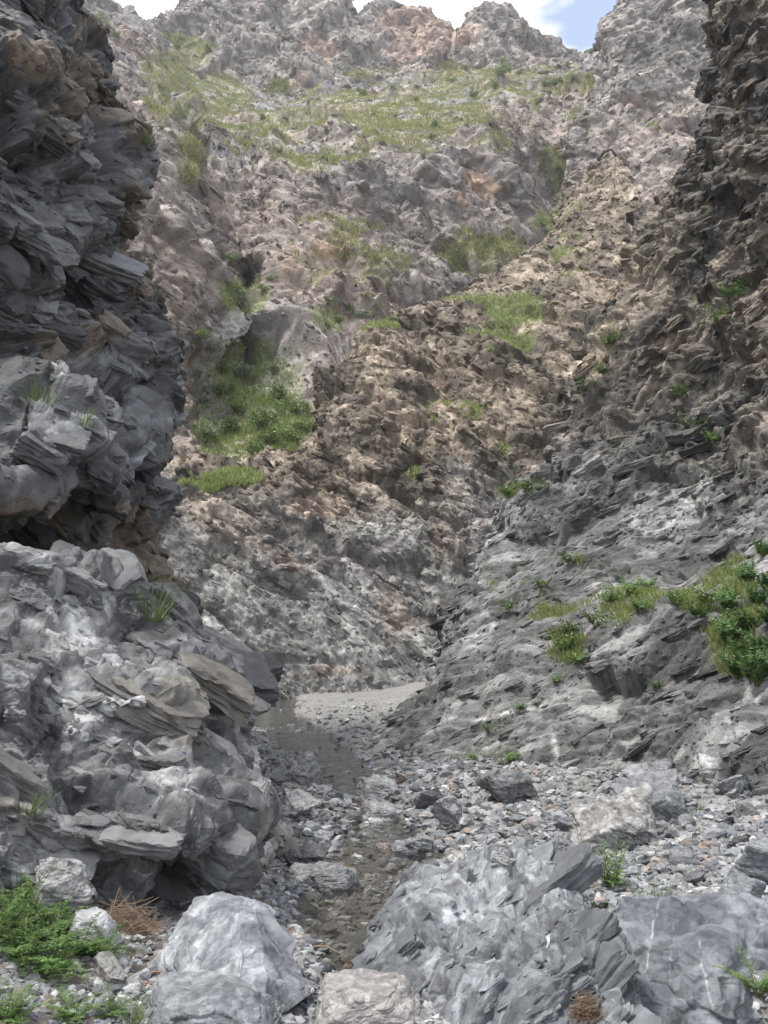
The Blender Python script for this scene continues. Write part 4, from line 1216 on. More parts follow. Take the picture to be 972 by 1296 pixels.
# loose stones: five tones, seven shapes
TONES = [('pale grey', (.30, .305, .31), (.5, .5, .5)), ('dark grey', (.105, .108, .115), (.21, .215, .22)), ('blue-grey', (.19, .203, .22), (.34, .352, .365)),
         ('pinkish brown', (.25, .20, .17), (.42, .34, .29)), ('whitish', (.45, .44, .43), (.66, .65, .63)), ('mid grey', (.2, .202, .205), (.36, .36, .36))]
TW = [.22, .18, .26, .04, .05, .25]
SHP = ['angular', 'flat', 'blocky', 'rounded', 'angular', 'flat', 'blocky']
SHD = [(1, .8, .65), (1, .8, .38), (1, .9, .75), (1, .85, .7), (1, .7, .55), (1, .9, .45), (1, .75, .62)]
stone_me = {}


def get_stone(t, s):
    if (t, s) not in stone_me:
        stone_me[(t, s)] = boulder_mesh('stone', SHD[s], 1200 + s * 7, 5, None, 0.5 if SHP[s] == 'rounded' else 1.0, (10, 20, 0), TONES[t][1], TONES[t][2], 0.1, 0.5, p=7 if SHP[s] == 'rounded' else 30)
    return stone_me[(t, s)]


ZONES = [  # polygon, count, size range px
    ([(345, 965), (405, 965), (450, 1040), (470, 1090), (360, 1090), (345, 1010)], 55, (10, 36)),
    ([(400, 1040), (440, 985), (590, 985), (600, 1070), (500, 1110), (400, 1110)], 50, (9, 30)),
    ([(470, 965), (690, 985), (740, 1050), (700, 1090), (560, 1080), (490, 1000)], 54, (10, 40)),
    ([(690, 985), (972, 970), (972, 1120), (800, 1140), (700, 1100)], 74, (11, 52)),
    ([(385, 1150), (470, 1150), (480, 1200), (440, 1260), (385, 1260)], 26, (10, 32)),
    ([(540, 1235), (700, 1240), (690, 1275), (540, 1275)], 28, (10, 34)),
    ([(130, 1200), (215, 1205), (300, 1265), (100, 1296), (20, 1250)], 26, (10, 38)),
]


def inpoly(u, v, poly):
    c = False
    j = len(poly) - 1
    for i in range(len(poly)):
        (xi, yi), (xj, yj) = poly[i], poly[j]
        if (yi > v) != (yj > v) and u < (xj - xi) * (v - yi) / (yj - yi) + xi:
            c = not c
        j = i
    return c


placed = []
rs_ = random.Random(5)
for poly, cnt, (smin, smax) in ZONES:
    us = [q[0] for q in poly]
    vs = [q[1] for q in poly]
    k = tries = 0
    while k < cnt and tries < 3000:
        tries += 1
        u, v = rs_.uniform(min(us), max(us)), rs_.uniform(min(vs), max(vs))
        if not inpoly(u, v, poly):
            continue
        px = smin * (smax / smin) ** (rs_.random() ** 1.15)
        if any(abs(u - a) < (px + b) * .42 and abs(v - d_) < (px + b) * .3 for a, d_, b in placed):
            continue
        placed.append((u, v, px))
        x, y, z = ground_hit(u, v)
        W = px / FPX * y
        t = rs_.choices(range(6), TW)[0]
        s = rs_.randrange(7)
        wd = 'large' if W > .26 else ('medium' if W > .14 else 'small')
        lx, ly, lm = min(LM, key=lambda q: (q[0] - x) ** 2 + (q[1] - y) ** 2)
        dx, dy = x - lx, y - ly
        rel = ('right of' if dx > 0 else 'left of') if abs(dx) > abs(dy) else ('behind' if dy > 0 else 'in front of')
        o = link('stone', get_stone(t, s), M_STONE, loc=(x, y, z + W * SHD[s][2] * .22),
                 label=f'{wd} {TONES[t][0]} {SHP[s]} stone lying {rel} {lm}', cat='stone', group='loose stones around ' + lm[4:])
        o.scale = (W, W, W)
        o.rotation_euler = (rs_.uniform(-.35, .35), rs_.uniform(-.35, .35), rs_.uniform(0, 6.28))
        k += 1

# gravel: far too many to count
V0, F0 = ico(1)
V1, F1 = ico(2)
NP = 60000
rg = np.random.default_rng(77)
gu = rg.uniform(-60, 1040, NP * 3)
gv = 885 + (1330 - 885) * rg.random(NP * 3) ** 0.8
gy0 = 1.85 * FPX / (gv - 815)
gx = (gu - 486) / FPX * gy0
gy = gy0
keep = np.ones(NP * 3, bool)
dd = gx - np.interp(gy, XC_Y, XC_X)
hw_ = np.interp(gy, XC_Y, HW_X)
keep &= ~((np.abs(dd) < hw_ * 0.9) & (rg.random(NP * 3) < 0.5))
keep &= ~((dd < -hw_) & (gy > 7.6) & (dd < -hw_ - 0.9))
keep &= ~((((gx - 1.5) / 0.85) ** 2 + ((gy - 5.0) / 0.42) ** 2) < .8)
keep &= ~((gx < -1.25) & (gy < 7) & (rg.random(NP * 3) < 0.5))
gx, gy = gx[keep][:NP], gy[keep][:NP]
NP = len(gx)
gzz = ground_zn(gx, gy)
spx = 2.4 * (23 / 2.4) ** (rg.random(NP) ** 2.1)
siz = np.clip(spx / FPX * gy, 0.012, 0.16) * 0.5
ang = rg.uniform(0, 6.28, NP)
sx, sy_, sz = rg.uniform(.8, 1.25, NP), rg.uniform(.6, 1.0, NP), rg.uniform(.35, .75, NP)
VV = []
cols = []
big = spx > 6.5
tone = rg.choice(6, NP, p=np.array(TW) / sum(TW))
ta = np.array([t[1] for t in TONES])
tb = np.array([t[2] for t in TONES])
pc = 0.8 * ta[tone] + 0.8 * (tb - ta)[tone] * rg.random((NP, 1))
Fs = []
base = 0
for sel, (Vb, Fb) in ((~big, (V0, F0)), (big, (V1, F1))):
    ids = np.where(sel)[0]
    n = len(ids)
    jit = 1 + 0.33 * (rg.random((n, len(Vb))) - 0.5) * 2
    nn = rg.normal(size=(n, 3))
    nn /= np.linalg.norm(nn, axis=1, keepdims=True)
    cut = np.einsum('vk,nk->nv', Vb, nn)
    jit = np.where(cut > 0.45, np.minimum(jit, 0.45 / np.maximum(cut, .01)), jit)
    Q = Vb[None] * jit[..., None]
    Q = Q * np.stack([sx, sy_, sz], 1)[ids][:, None] * siz[ids][:, None, None]
    tl = rg.uniform(-.4, .4, (n, 1))
    Q[..., 2] += Q[..., 0] * tl
    ca_, sa_ = np.cos(ang[ids])[:, None], np.sin(ang[ids])[:, None]
    X = Q[..., 0] * ca_ - Q[..., 1] * sa_ + gx[ids][:, None]
    Yv = Q[..., 0] * sa_ + Q[..., 1] * ca_ + gy[ids][:, None]
    Z = Q[..., 2] + gzz[ids][:, None] + siz[ids][:, None] * sz[ids][:, None] * 0.35
    VV.append(np.stack([X, Yv, Z], -1).reshape(-1, 3))
    cols.append(np.repeat(pc[ids], len(Vb), 0))
    Fs.append((Fb[None] + (np.arange(n) * len(Vb))[:, None, None] + base).reshape(-1, 3))
    base += n * len(Vb)
link('gravel', new_mesh('gravel', np.concatenate(VV), np.concatenate(Fs), 3, np.concatenate(cols)), M_GROUND, kind='stuff',
     label='loose gravel and pebbles covering the canyon floor')


# ------------------------------------------------------------------ PLANTS
def leaf_quads(B, D, side, ln, wd, fold=0.0, mid=0.45):
    """leaf blades: base, two mid corners, tip"""
    up = np.cross(side, D)
    m = B + D * (ln * mid)[:, None]
    a = m + side * (wd / 2)[:, None] + up * (fold * wd)[:, None]
    b = m - side * (wd / 2)[:, None] + up * (fold * wd)[:, None]
    t = B + D * ln[:, None]
    V = np.stack([B, a, t, b], 1).reshape(-1, 3)
    F = np.arange(len(V)).reshape(-1, 4)
    return V, F


def unit(a):
    return a / np.maximum(np.linalg.norm(a, axis=-1, keepdims=True), 1e-9)


def tubes(paths, radii, nseg=4):
    """thin tapered stalks along polylines"""
    VV, FF, b = [], [], 0
    for p, (r0, r1) in zip(paths, radii):
        p = np.asarray(p)
        n = len(p)
        T = unit(np.gradient(p, axis=0))
        ref = np.array([0.3, 0.9, 0.2])
        A = unit(np.cross(T, ref))
        Bn = np.cross(T, A)
        r = np.linspace(r0, r1, n)
        an = np.arange(nseg) / nseg * 2 * np.pi
        ring = p[:, None] + r[:, None, None] * (np.cos(an)[None, :, None] * A[:, None] + np.sin(an)[None, :, None] * Bn[:, None])
        VV.append(ring.reshape(-1, 3))
        for i in range(n - 1):
            for j in range(nseg):
                k = (j + 1) % nseg
                FF.append((b + i * nseg + j, b + i * nseg + k, b + (i + 1) * nseg + k, b + (i + 1) * nseg + j))
        b += n * nseg
    return np.concatenate(VV), np.array(FF)


def arc(p0, d0, ln, droop, n=7):
    pts = [np.array(p0, float)]
    d = unit(np.array(d0, float))
    for i in range(n - 1):
        pts.append(pts[-1] + d * ln / (n - 1))
        d = unit(d + np.array([0, 0, -droop / (n - 1)]))
    return np.array(pts)


def blade_strip(paths, w):
    """grass blades: tapering ribbons along arcs"""
    VV, FF, b = [], [], 0
    for p, wd in zip(paths, w):
        n = len(p)
        T = unit(np.gradient(p, axis=0))
        sd = unit(np.cross(T, np.array([0.2, 0.1, 1.0])) + 1e-6)
        ww = wd * np.linspace(1, 0.08, n) ** 0.7 / 2
        V = np.stack([p - sd * ww[:, None], p + sd * ww[:, None]], 1).reshape(-1, 3)
        VV.append(V)
        for i in range(n - 1):
            FF.append((b + 2 * i, b + 2 * i + 1, b + 2 * i + 3, b + 2 * i + 2))
        b += 2 * n
    return np.concatenate(VV), np.array(FF)


def grass_tuft_mesh(seed, n, h, spread, width, droop=1.0, name='grass_tuft'):
    rg = np.random.default_rng(seed)
    ps, ws = [], []
    for i in range(n):
        a = rg.uniform(0, 6.28)
        rr = spread * math.sqrt(rg.random())
        lean = rg.uniform(0.1, 0.8)
        ps.append(arc((rr * math.cos(a), rr * math.sin(a), -0.03 * h), (lean * math.cos(a), lean * math.sin(a), 1), h * rg.uniform(.55, 1.1), droop * rg.uniform(.5, 1.6), 6))
        ws.append(width * rg.uniform(.6, 1.3))
    V, F = blade_strip(ps, ws)
    return new_mesh(name, V, F, 4, None, True)


def herb_parts(seed, nst, h, lw, feather=True, lean=1.1, droop=1.4, nl=10, ll=0.05):
    """stems and the leaves on them"""
    rg = np.random.default_rng(seed)
    ps, rr, B, D, Sd, LN, WD = [], [], [], [], [], [], []
    for i in range(nst):
        a = rg.uniform(0, 6.28)
        le = rg.uniform(0.15, lean)
        hh = h * rg.uniform(.6, 1.1)
        p = arc((rg.normal() * .03 * h, rg.normal() * .03 * h, -.05 * h), (le * math.cos(a), le * math.sin(a), 1), hh, droop * rg.uniform(.4, 1.2), 9)
        ps.append(p)
        rr.append((h * .011, h * .004))
        T = unit(np.gradient(p, axis=0))
        for q in range(nl):
            f = 0.2 + 0.8 * q / (nl - 1)
            pos = np.array([np.interp(f * 8, range(9), p[:, k]) for k in range(3)])
            t = T[min(int(f * 8), 8)]
            sd = unit(np.cross(t, np.array([0.1 * rg.normal(), 0.1 * rg.normal(), 1.0])))
            L_ = ll * h / .4 * rg.uniform(.7, 1.3) * (1.25 - .6 * f)
            if feather:
                for s in (-1, 1):
                    ax = unit(sd * s + t * .55 + rg.normal(size=3) * .15)
                    m = 6
                    for j in range(m):
                        g = (j + 1) / m
                        for s2 in (-1, 1):
                            B.append(pos + ax * L_ * g * 1.3)
                            dd = unit(ax * .6 + np.cross(ax, np.array([0, 0, 1.0])) * s2 + rg.normal(size=3) * .2)
                            D.append(dd)
                            Sd.append(unit(np.cross(dd, np.array([rg.normal() * .3, rg.normal() * .3, 1.0]))))
                            LN.append(L_ * .55 * (1.15 - g * .8))
                            WD.append(L_ * .26 * (1.15 - g * .7))
            else:
                for s in (-1, 1):
                    dd = unit(sd * s + t * .3 + np.array([0, 0, .15]) + rg.normal(size=3) * .25)
                    B.append(pos)
                    D.append(dd)
                    Sd.append(unit(np.cross(dd, np.array([rg.normal() * .4, rg.normal() * .4, 1.0]))))
                    LN.append(L_ * 1.6)
                    WD.append(L_ * lw)
    V, F = tubes(ps, rr)
    st = new_mesh('stem', V, F, 4, None, True)
    V, F = leaf_quads(np.array(B), np.array(D), np.array(Sd), np.array(LN), np.array(WD), 0.12)
    lv = new_mesh('foliage', V, F, 4, None, True)
    return st, lv


def plant(name, loc, parts, mats, scale, rot, label, cat, group):
    e = bpy.data.objects.new(name, None)
    e.empty_display_size = .1
    COL.objects.link(e)
    e.location = loc
    e.rotation_euler = rot
    e.scale = (scale,) * 3
    e['label'] = label
    e['category'] = cat
    if group:
        e['group'] = group
    for me, mt, nm in zip(parts, mats, ('stem', 'foliage')):
        link(nm, me, mt, parent=e)
    return e


def on_sheet(S, u, v, r=5):
    m = (np.abs(S.u - u) < r) & (np.abs(S.v - v) < r) & (S.P[:, 1] > 1)
    if not m.any():
        return None
    ids = np.where(m)[0]
    k = ids[np.argmin(S.P[ids, 1])]
    return S.P[k], S.Ns[k]


# ferny green herbs at the lower left
hp = [herb_parts(2001 + k, 13, .42, .3, True, 1.2, 1.5, 10, .055) for k in range(3)]
WHERE_H = [(18, 1180, .95, 'tall bright ferny herb at the left edge behind the others'), (62, 1195, 1.0, 'full ferny herb in the middle of the green clump'),
           (100, 1212, .8, 'ferny herb on the right side of the green clump beside the light slab'), (128, 1212, .55, 'small ferny herb next to the buff stone block'),
           (28, 1222, 1.0, 'broad ferny herb low at the left edge'), (68, 1232, .8, 'ferny herb at the front of the green clump'),
           (-12, 1200, 1.0, 'ferny herb cut by the left edge'), (45, 1165, .6, 'small ferny herb at the foot of the pale weathered boulder'),
           (95, 1290, .5, 'small fresh herb at the bottom edge left of the broad slab'), (10, 1296, .6, 'low herb in the bottom left corner'), (140, 1288, .4, 'tiny herb beside the broad bottom slab')]
for i, (u, v, s, lab) in enumerate(WHERE_H):
    x, y, z = ground_hit(u, v)
    plant('herb_plant', (x, y, z), hp[i % 3], (M_STEM, M_LEAF), s * .85, (0, 0, i * 1.9), lab, 'plant', 'ferny herbs at the lower left')

# leafy nettles on the right wall
npz = [herb_parts(2051 + k, 18, .9, .8, False, .9, .6, 11, .052) for k in range(3)]
k = 0
WHERE_N = [(962, 700), (945, 735), (975, 745), (955, 765), (930, 770), (970, 790), (945, 800), (925, 810), (962, 825), (940, 840), (972, 850), (930, 855), (955, 862), (985, 720), (985, 770), (985, 830)]
pos_word = ['topmost', 'upper left', 'upper right', 'upper middle', 'left middle', 'right middle', 'central', 'lower left', 'lower middle', 'low middle', 'lower right', 'lowest left', 'lowest', 'upper edge', 'mid edge', 'low edge']
for (u, v) in WHERE_N:
    h = on_sheet(SR, u, v)
    if h is None:
        continue
    p, n = h
    plant('nettle_plant', tuple(p + n * .02), npz[k % 3], (M_STEM, M_NETTLE), .40 + .2 * ((k * 7) % 5) / 5, (-.3 * (1 + n[1] * .3), 0, k * 2.1), f'leafy green nettle, {pos_word[k]} of the patch on the right wall', 'plant', 'nettles on the right canyon wall')
    k += 1

# small weeds on the ledges of the right wall
wd = [herb_parts(2081 + k, 9, .45, .6, False, 1.2, .8, 6, .07) for k in range(2)]
WHERE_W = [(718, 710, .8), (770, 762, 1.0), (790, 752, 1.0), (805, 770, .9), (750, 790, .9), (720, 800, .9), (712, 822, 1.), (728, 835, .7), (850, 762, .8), (880, 778, .9), (900, 765, .9),
           (655, 895, .5), (640, 962, .6), (598, 962, .6), (615, 925, .5), (830, 868, .5), (575, 965, .4), (700, 860, .5), (690, 745, .7), (640, 625, 1.1), (665, 622, 1.2), (690, 618, 1.0), (905, 408, 1.4), (925, 380, 1.6), (860, 500, 1.2), (770, 440, 1.6), (735, 500, 1.4), (895, 560, 1.2), (870, 545, 1.2), (760, 470, 1.3), (640, 770, .7), (820, 740, .8)]
for i, (u, v, s) in enumerate(WHERE_W):
    h = on_sheet(SR, u, v)
    if h is None:
        continue
    p, n = h
    tier = 'the low foot' if v > 850 else ('the middle ledge' if v > 690 else ('the pale ledge above the layered rock' if v > 590 else 'the dark upper face'))
    plant('weed', tuple(p + n * .02), wd[i % 2], (M_STEM, M_LEAF), s, (-.25, 0, i * 1.3), f'small green weed growing on {tier} of the right wall', 'plant', f'weeds on {tier} of the right wall')

# grasses and weeds standing on their own
TUFTS = [  # u, v, surface, n, h, spread, width, label
    (832, 1160, None, 170, .26, .13, .006, 'dense bright grass tuft behind the smooth pool boulder'),
    (812, 1150, None, 60, .2, .08, .006, 'short grass tuft left of the dense bright grass'),
    (196, 782, 'SB', 60, .55, .12, .010, 'long-bladed grass tuft on the ledge under the dark overhang'),
    (14, 660, 'SCL', 110, .45, .16, .010, 'deep green grass tuft on the dark cliff at the left edge'),
    (48, 505, 'SCL', 60, .28, .16, .010, 'pale grass tuft on the bulge of the dark cliff'),
    (105, 535, 'SCL', 30, .22, .10, .010, 'thin grass tuft on the middle of the dark cliff bulge'),
    (186, 186, 'SCL', 60, .3, .10, .014, 'yellow-green tuft clinging near the upper corner of the dark cliff'),
    (868, 976, None, 90, .2, .14, .008, 'short green grass tuft in front of the right wall'),
    (962, 970, None, 120, .25, .2, .009, 'bright grass clump at the right edge by the wall foot'),
    (884, 1030, None, 40, .14, .06, .007, 'small grass sprig among the stones beside the dark slab'),
    (868, 1072, None, 24, .10, .07, .006, 'sparse grass sprig right of the pale flat-topped boulder'),
    (745, 995, None, 40, .16, .08, .007, 'little grass tuft by the squarish grey boulder'),
    (752, 1150, None, 50, .12, .08, .006, 'mossy grass tuft at the edge of the small pool'),
    (165, 1298, None, 60, .16, .08, .005, 'grass tuft at the bottom edge left of the broad slab'),
    (30, 1150, None, 60, .3, .14, .006, 'thin straw-coloured grass tuft under the buttress'),
    (40, 1028, 'SB', 40, .18, .10, .006, 'small grass tuft on the left part of the buttress'),
    (930, 1030, None, 30, .12, .06, .007, 'tiny green sprig on the gravel near the right edge'),
]
for i, (u, v, sf, n, h, sp, wdt, lab) in enumerate(TUFTS):
    if sf:
        q = on_sheet(globals()[sf], u, v)
        if q is None:
            continue
        loc = q[0]
    else:
        loc = ground_hit(u, v)
    link('grass_tuft', grass_tuft_mesh(2200 + i, n, h, sp, wdt), M_GRASS, loc=tuple(loc), label=lab, cat='grass tuft')

# taller weeds beside the outcrop and at the right edge
tw1 = herb_parts(2301, 12, .42, .3, False, .7, .5, 13, .05)
x, y, z = ground_hit(775, 1128)
plant('tall_weed', (x, y, z), tw1, (M_STEM, M_LEAF), 1.0, (0, 0, 0), 'tall narrow-leaved green weed behind the big layered outcrop', 'plant', None)
tw2 = herb_parts(2302, 14, .3, .3, True, 1.1, 1.2, 8, .05)
q = unproj(962, 1258, 5.12)
plant('herb_plant', tuple(q), tw2, (M_STEM, M_LEAF), .8, (0, 0, 1), 'ferny herb hanging over the pool at the right edge', 'plant', None)


# dry twigs
def twig_heap(seed, n, w, h, ln, rad):
    rg = np.random.default_rng(seed)
    ps, rr = [], []
    for i in range(n):
        a, rr_ = rg.uniform(0, 6.28), math.sqrt(rg.random()) * w
        c0 = np.array([rr_ * math.cos(a), rr_ * math.sin(a) * .7, h * (1 - (rr_ / w) ** 2) * rg.random() + .01])
        b = rg.uniform(0, 6.28)
        d = np.array([math.cos(b), math.sin(b) * .8, rg.normal() * .25])
        L_ = ln * rg.uniform(.4, 1.2)
        ps.append(arc(c0 - d * L_ / 2, d, L_, rg.normal() * .7, 5))
        r_ = rad * rg.uniform(.5, 1.4)
        rr.append((r_, r_ * .5))
    V, F = tubes(ps, rr, 3)
    return new_mesh('twig_heap', V, F, 4, None, True)


x, y, z = ground_hit(152, 1180)
link('twig_heap', twig_heap(2401, 320, .22, .17, .22, .0025), M_TWIG, loc=(x, y, z), label='heap of dry reddish twigs under the buttress beside the wedge-shaped boulder', cat='twig heap')
x, y, z = ground_hit(8, 1140)
link('twig_heap', twig_heap(2402, 320, .26, .25, .3, .0025), M_TWIG, loc=(x, y, z), label='heap of dry reddish twigs at the left edge behind the green herbs', cat='twig heap')
q = unproj(742, 1278, 4.78)
link('root_tuft', twig_heap(2403, 260, .06, .12, .1, .002), M_TWIG, loc=tuple(q + np.array([0, 0, -.04])), label='matted rusty root tuft at the front corner of the big outcrop', cat='root tuft')
STK = [(395, 1205, 440, 1225, 'thin bent dry stick on the stones beside the wedge-shaped boulder'), (185, 1240, 235, 1262, 'pale dry stick on the soil below the wedge-shaped boulder'), (140, 1165, 168, 1150, 'thick broken stick lying on the twig heap'), (205, 1222, 212, 1190, 'thin upright stalk left of the wedge-shaped boulder')]
for i, (a, b, c_, d_, lab) in enumerate(STK):
    p0 = np.array(ground_hit(a, b)) + np.array([0, 0, .03])
    p1 = np.array(ground_hit(c_, d_)) + np.array([0, 0, .05])
    if i >= 2:
        p1 = unproj(c_, d_, p0[1])
    t = np.linspace(0, 1, 9)[:, None]
    p = p0 + (p1 - p0) * t
    p[:, 2] += .03 * np.sin(t[:, 0] * 3.14)
    p[:, 0] += .012 * np.sin(t[:, 0] * 7 + i)
    V, F = tubes([p - p0], [(.006, .003)], 5)
    link('stick', new_mesh('stick', V, F, 4, None, True), M_TWIG, loc=tuple(p0), label=lab, cat='stick')


# shrubs on the far slopes
def shrub_parts(seed, n):
    rg = np.random.default_rng(seed)
    lob = [(rg.normal(size=3) * np.array([.30, .30, .10]) + np.array([0, 0, .36]), rg.uniform(.2, .34)) for _ in range(7)]
    B = []
    for _ in range(n):
        c0, r0 = lob[rg.integers(len(lob))]
        d = unit(rg.normal(size=3))
        B.append(c0 + d * r0 * rg.random() ** .35 * np.array([1, 1, .8]))
    B = np.array(B)
    B[:, 2] = np.abs(B[:, 2])
    D = unit(rg.normal(size=(n, 3)) + np.array([0, 0, .6]))
    Sd = unit(np.cross(D, rg.normal(size=(n, 3))))
    V, F = leaf_quads(B, D, Sd, rg.uniform(.09, .17, n), rg.uniform(.05, .09, n))
    lv = new_mesh('foliage', V, F, 4, None, True)
    ps = [arc((0, 0, -.15), (rg.normal() * .5, rg.normal() * .5, 1), .55, 0, 4) for _ in range(6)]
    V, F = tubes(ps, [(.02, .008)] * 6, 4)
    return new_mesh('stem', V, F, 4, None, True), lv


shr = [shrub_parts(2501 + k, 520) for k in range(4)]
LUSH = [(310, 480, 34), (285, 500, 28), (345, 505, 36), (375, 520, 34), (260, 515, 26), (330, 540, 38), (290, 545, 34), (370, 555, 36), (265, 555, 30), (320, 575, 30), (355, 585, 30), (390, 575, 26), (268, 450, 24), (258, 432, 22),
        (285, 470, 22), (300, 520, 30), (345, 470, 24), (385, 545, 30), (275, 580, 26), (300, 595, 22), (255, 480, 22), (340, 560, 26)]
BENCH = [(262, 63, 16), (222, 75, 12), (210, 120, 10), (208, 160, 9), (330, 148, 12), (362, 118, 12), (420, 145, 10), (455, 118, 16), (410, 165, 9), (310, 160, 10), (460, 190, 12), (408, 203, 13), (552, 160, 18), (545, 172, 12), (640, 78, 16), (632, 95, 20), (622, 110, 14), (655, 90, 12), (640, 130, 12), (600, 120, 12), (675, 132, 10),
         (700, 105, 18), (722, 100, 14), (688, 108, 12), (715, 82, 12), (665, 38, 8), (685, 55, 8), (745, 65, 10), (740, 100, 14), (570, 100, 12), (500, 110, 10), (530, 125, 10), (580, 150, 9), (350, 190, 10), (215, 190, 10), (228, 60, 12), (205, 60, 10), (480, 165, 8), (590, 85, 12), (690, 200, 14), (710, 215, 12), (685, 285, 16), (700, 280, 12), (695, 300, 12), (712, 245, 10), (128, 25, 16), (140, 35, 14), (150, 45, 12)]
GULLY = [(297, 332, 18), (345, 352, 12), (290, 362, 14), (330, 368, 14), (418, 385, 16), (465, 378, 14), (455, 400, 18), (430, 405, 14), (475, 395, 12), (265, 420, 10), (325, 350, 10), (418, 412, 10), (445, 390, 12), (310, 385, 12), (300, 440, 10), (640, 300, 8), (540, 195, 8)]
k = 0
for lst, lab, grp in ((LUSH, 'bushy green shrub on the lush slope in the gully behind the brown spur', 'shrubs on the lush slope'),
                      (BENCH, 'small dark green shrub on the high grassy bench below the ridge', 'shrubs on the high grassy bench'),
                      (GULLY, 'little green shrub in the rocky gullies of the middle hillside', 'shrubs in the hillside gullies')):
    for (u, v, px) in lst:
        best = None
        for Sx in (SH, SP1, SP2):
            q = on_sheet(Sx, u, v, 4)
            if q is not None and (best is None or q[0][1] < best[0][1]):
                best = q
        if best is None:
            continue
        p, n = best
        s = px / FPX * p[1] * 0.95
        grey = (k * 5) % 4 == 0
        key = (k % 4, grey)
        st, lv = shr[k % 4]
        if grey:
            if ('g', k % 4) not in _ico:
                _ico[('g', k % 4)] = lv.copy()
                _ico[('g', k % 4)].materials.clear()
            lv = _ico[('g', k % 4)]
        plant('shrub', tuple(p), (st, lv), (M_STEM, M_SHRUB_GREY if grey else M_SHRUB), s, (0, 0, k * 1.7),
              ('grey-green ' + lab.split(' ', 2)[2] if grey else lab) if not grey else 'grey-green shrub ' + lab[lab.index('shrub') + 6:], 'shrub', grp)
        k += 1


# slope grass: nobody could count it
def slope_grass(name, S, dens, h, wdt, mat, label, only=None, seed=3):
    rg = np.random.default_rng(seed)
    pr = S.gmask * (S.P[:, 1] > 1)
    vis = (S.u > -20) & (S.u < 990) & (S.v > -20) & (S.v < 1300)
    pr = pr * vis
    if only is not None:
        pr = pr * only
    ids = np.where(rg.random(len(pr)) < pr * dens)[0]
    n = len(ids)
    if n == 0:
        return
    nb = 4
    B = np.repeat(S.P[ids], nb, 0) + rg.normal(size=(n * nb, 3)) * h * np.array([.3, .3, .02])
    D = unit(np.stack([rg.normal(size=n * nb) * .45, rg.normal(size=n * nb) * .45, np.ones(n * nb)], 1) + np.repeat(S.Ns[ids], nb, 0) * .4)
    Sd = unit(np.cross(D, rg.normal(size=(n * nb, 3))))
    ln = h * rg.uniform(.5, 1.3, n * nb)
    V, F = leaf_quads(B - D * .1 * h, D, Sd, ln, np.full(n * nb, wdt) * rg.uniform(.6, 1.4, n * nb), 0, .35)
    link(name, new_mesh(name, V, F, 4, None, True), mat, kind='stuff', label=label)


M_GRASS_GULLY = leaf_mat('gully_grass', (0.20, 0.27, 0.09), (0.38, 0.42, 0.17))
M_GRASS_LUSH = leaf_mat('lush_slope_grass', (0.14, 0.175, 0.055), (0.25, 0.275, 0.10))
slope_grass('grass', SH, .38, .6, .10, M_GRASS_FAR, 'yellow-green grass on the high hillside benches', SH.v < 330)
slope_grass('grass', SH, .4, .32, .06, M_GRASS_GULLY, 'fresh green grass on the slope of the gully behind the brown spur', SH.v >= 330, 8)
slope_grass('grass', SP1, .35, .8, .15, M_GRASS_FAR, 'thin grass at the foot of the ridge peaks', seed=4)
slope_grass('grass', SP2, .25, .6, .10, M_GRASS_FAR, 'thin grass on the ledges of the steep peak', seed=5)
slope_grass('grass', SB2, .3, .24, .045, M_GRASS_GULLY, 'grass on the ledges of the brown spur', seed=6)
slope_grass('grass', SR, .25, .16, .016, M_GRASS_LUSH, 'short grass on the ledges of the right canyon wall', seed=7)

# ------------------------------------------------------------------ haze
bm = bmesh.new()
bmesh.ops.create_cube(bm, size=1.0)
hz = bpy.data.meshes.new('haze')
bm.to_mesh(hz)
bm.free()
hm = bpy.data.materials.new('haze_air')
hm.use_nodes = True
hn = hm.node_tree
hn.nodes.clear()
ho = hn.nodes.new('ShaderNodeOutputMaterial')
hv = hn.nodes.new('ShaderNodeVolumePrincipled')
hv.inputs['Color'].default_value = (0.9, 0.93, 1.0, 1)
hv.inputs['Density'].default_value = HAZE
hv.inputs['Anisotropy'].default_value = 0.2
hn.links.new(hv.outputs[0], ho.inputs['Volume'])
hz.materials.append(hm)
h_ = bpy.data.objects.new('haze', hz)
COL.objects.link(h_)
h_.location = (0, 1800, 130)
h_.scale = (9000, 9000, 270)
h_['kind'] = 'stuff'
h_['label'] = 'thin pale air haze in the canyon'
#@@END2

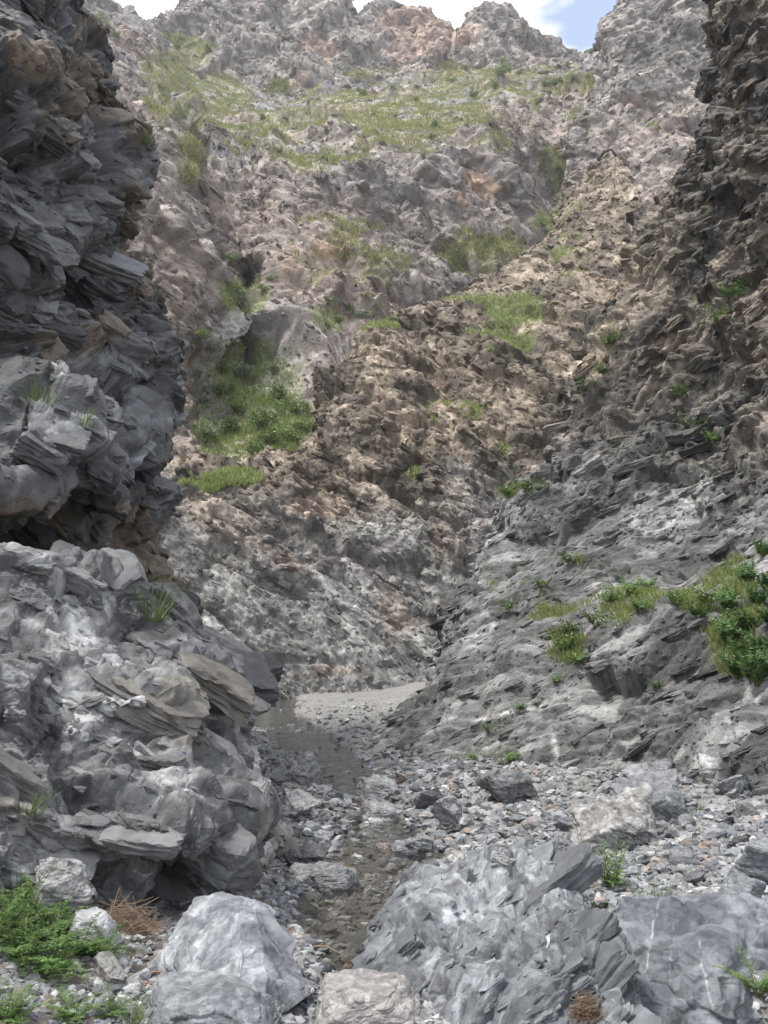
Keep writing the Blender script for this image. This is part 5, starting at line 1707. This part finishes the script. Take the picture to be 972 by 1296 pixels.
# ------------------------------------------------------------------ light and sky
SUN_EL, SUN_AZ = math.radians(66), math.radians(-105)      # azimuth clockwise from +Y
w = bpy.data.worlds.new('World')
SC.world = w
w.use_nodes = True
nt = w.node_tree
nt.nodes.clear()
L = nt.links.new
out = nd(nt, 'ShaderNodeOutputWorld')
bg = nd(nt, 'ShaderNodeBackground')
bg.inputs['Strength'].default_value = 0.085
sky = nd(nt, 'ShaderNodeTexSky', sky_type='NISHITA')
sky.sun_disc = False
sky.sun_elevation = SUN_EL
sky.sun_rotation = SUN_AZ
sky.altitude = 1500
tc = nd(nt, 'ShaderNodeTexCoord')
mp = nd(nt, 'ShaderNodeMapping')
mp.inputs['Scale'].default_value = (1.0, 1.0, 2.2)
mp.inputs['Location'].default_value = (5.57, 3.0, 1.34)
L(tc.outputs['Generated'], mp.inputs[0])
n1 = nd(nt, 'ShaderNodeTexNoise')
n1.inputs['Scale'].default_value = 7.5
n1.inputs['Detail'].default_value = 7
n1.inputs['Roughness'].default_value = 0.55
L(mp.outputs[0], n1.inputs['Vector'])
cr_ = nd(nt, 'ShaderNodeValToRGB')
cr_.color_ramp.elements[0].position = 0.40
cr_.color_ramp.elements[0].color = (0.15, 0.15, 0.15, 1)
cr_.color_ramp.elements[1].position = 0.60
cr_.color_ramp.elements[1].color = (1, 1, 1, 1)
L(n1.outputs['Fac'], cr_.inputs[0])
mx = nd(nt, 'ShaderNodeMix', data_type='RGBA')
L(cr_.outputs[0], mx.inputs[0])
L(sky.outputs[0], mx.inputs[6])
mx.inputs[7].default_value = (7.0, 6.85, 6.6, 1)
L(mx.outputs[2], bg.inputs['Color'])
L(bg.outputs[0], out.inputs[0])

sd = bpy.data.lights.new('sun', 'SUN')
sd.energy = 1.5
sd.angle = math.radians(11)
sd.color = (1.0, 0.96, 0.9)
so = bpy.data.objects.new('sun', sd)
COL.objects.link(so)
dirv = (math.sin(SUN_AZ) * math.cos(SUN_EL), math.cos(SUN_AZ) * math.cos(SUN_EL), math.sin(SUN_EL))
import mathutils
so.rotation_euler = mathutils.Vector(dirv).to_track_quat('Z', 'Y').to_euler()
so.location = (0, 0, 60)

SC.render.engine = 'CYCLES'
SC.cycles.use_denoising = True
SC.cycles.denoising_input_passes = 'RGB_ALBEDO_NORMAL'
SC.cycles.denoising_prefilter = 'NONE'
SC.cycles.use_adaptive_sampling = False
SC.cycles.max_bounces = 6
SC.cycles.diffuse_bounces = 3
SC.cycles.sample_clamp_indirect = 2.0
SC.cycles.sample_clamp_direct = 6.0
SC.cycles.caustics_reflective = False
SC.cycles.caustics_refractive = False
SC.cycles.glossy_bounces = 3
SC.cycles.transparent_max_bounces = 12
SC.view_settings.view_transform = 'Standard'
SC.view_settings.look = 'None'
SC.view_settings.gamma = 1
SC.view_settings.use_curve_mapping = False
SC.view_settings.exposure = 1.72
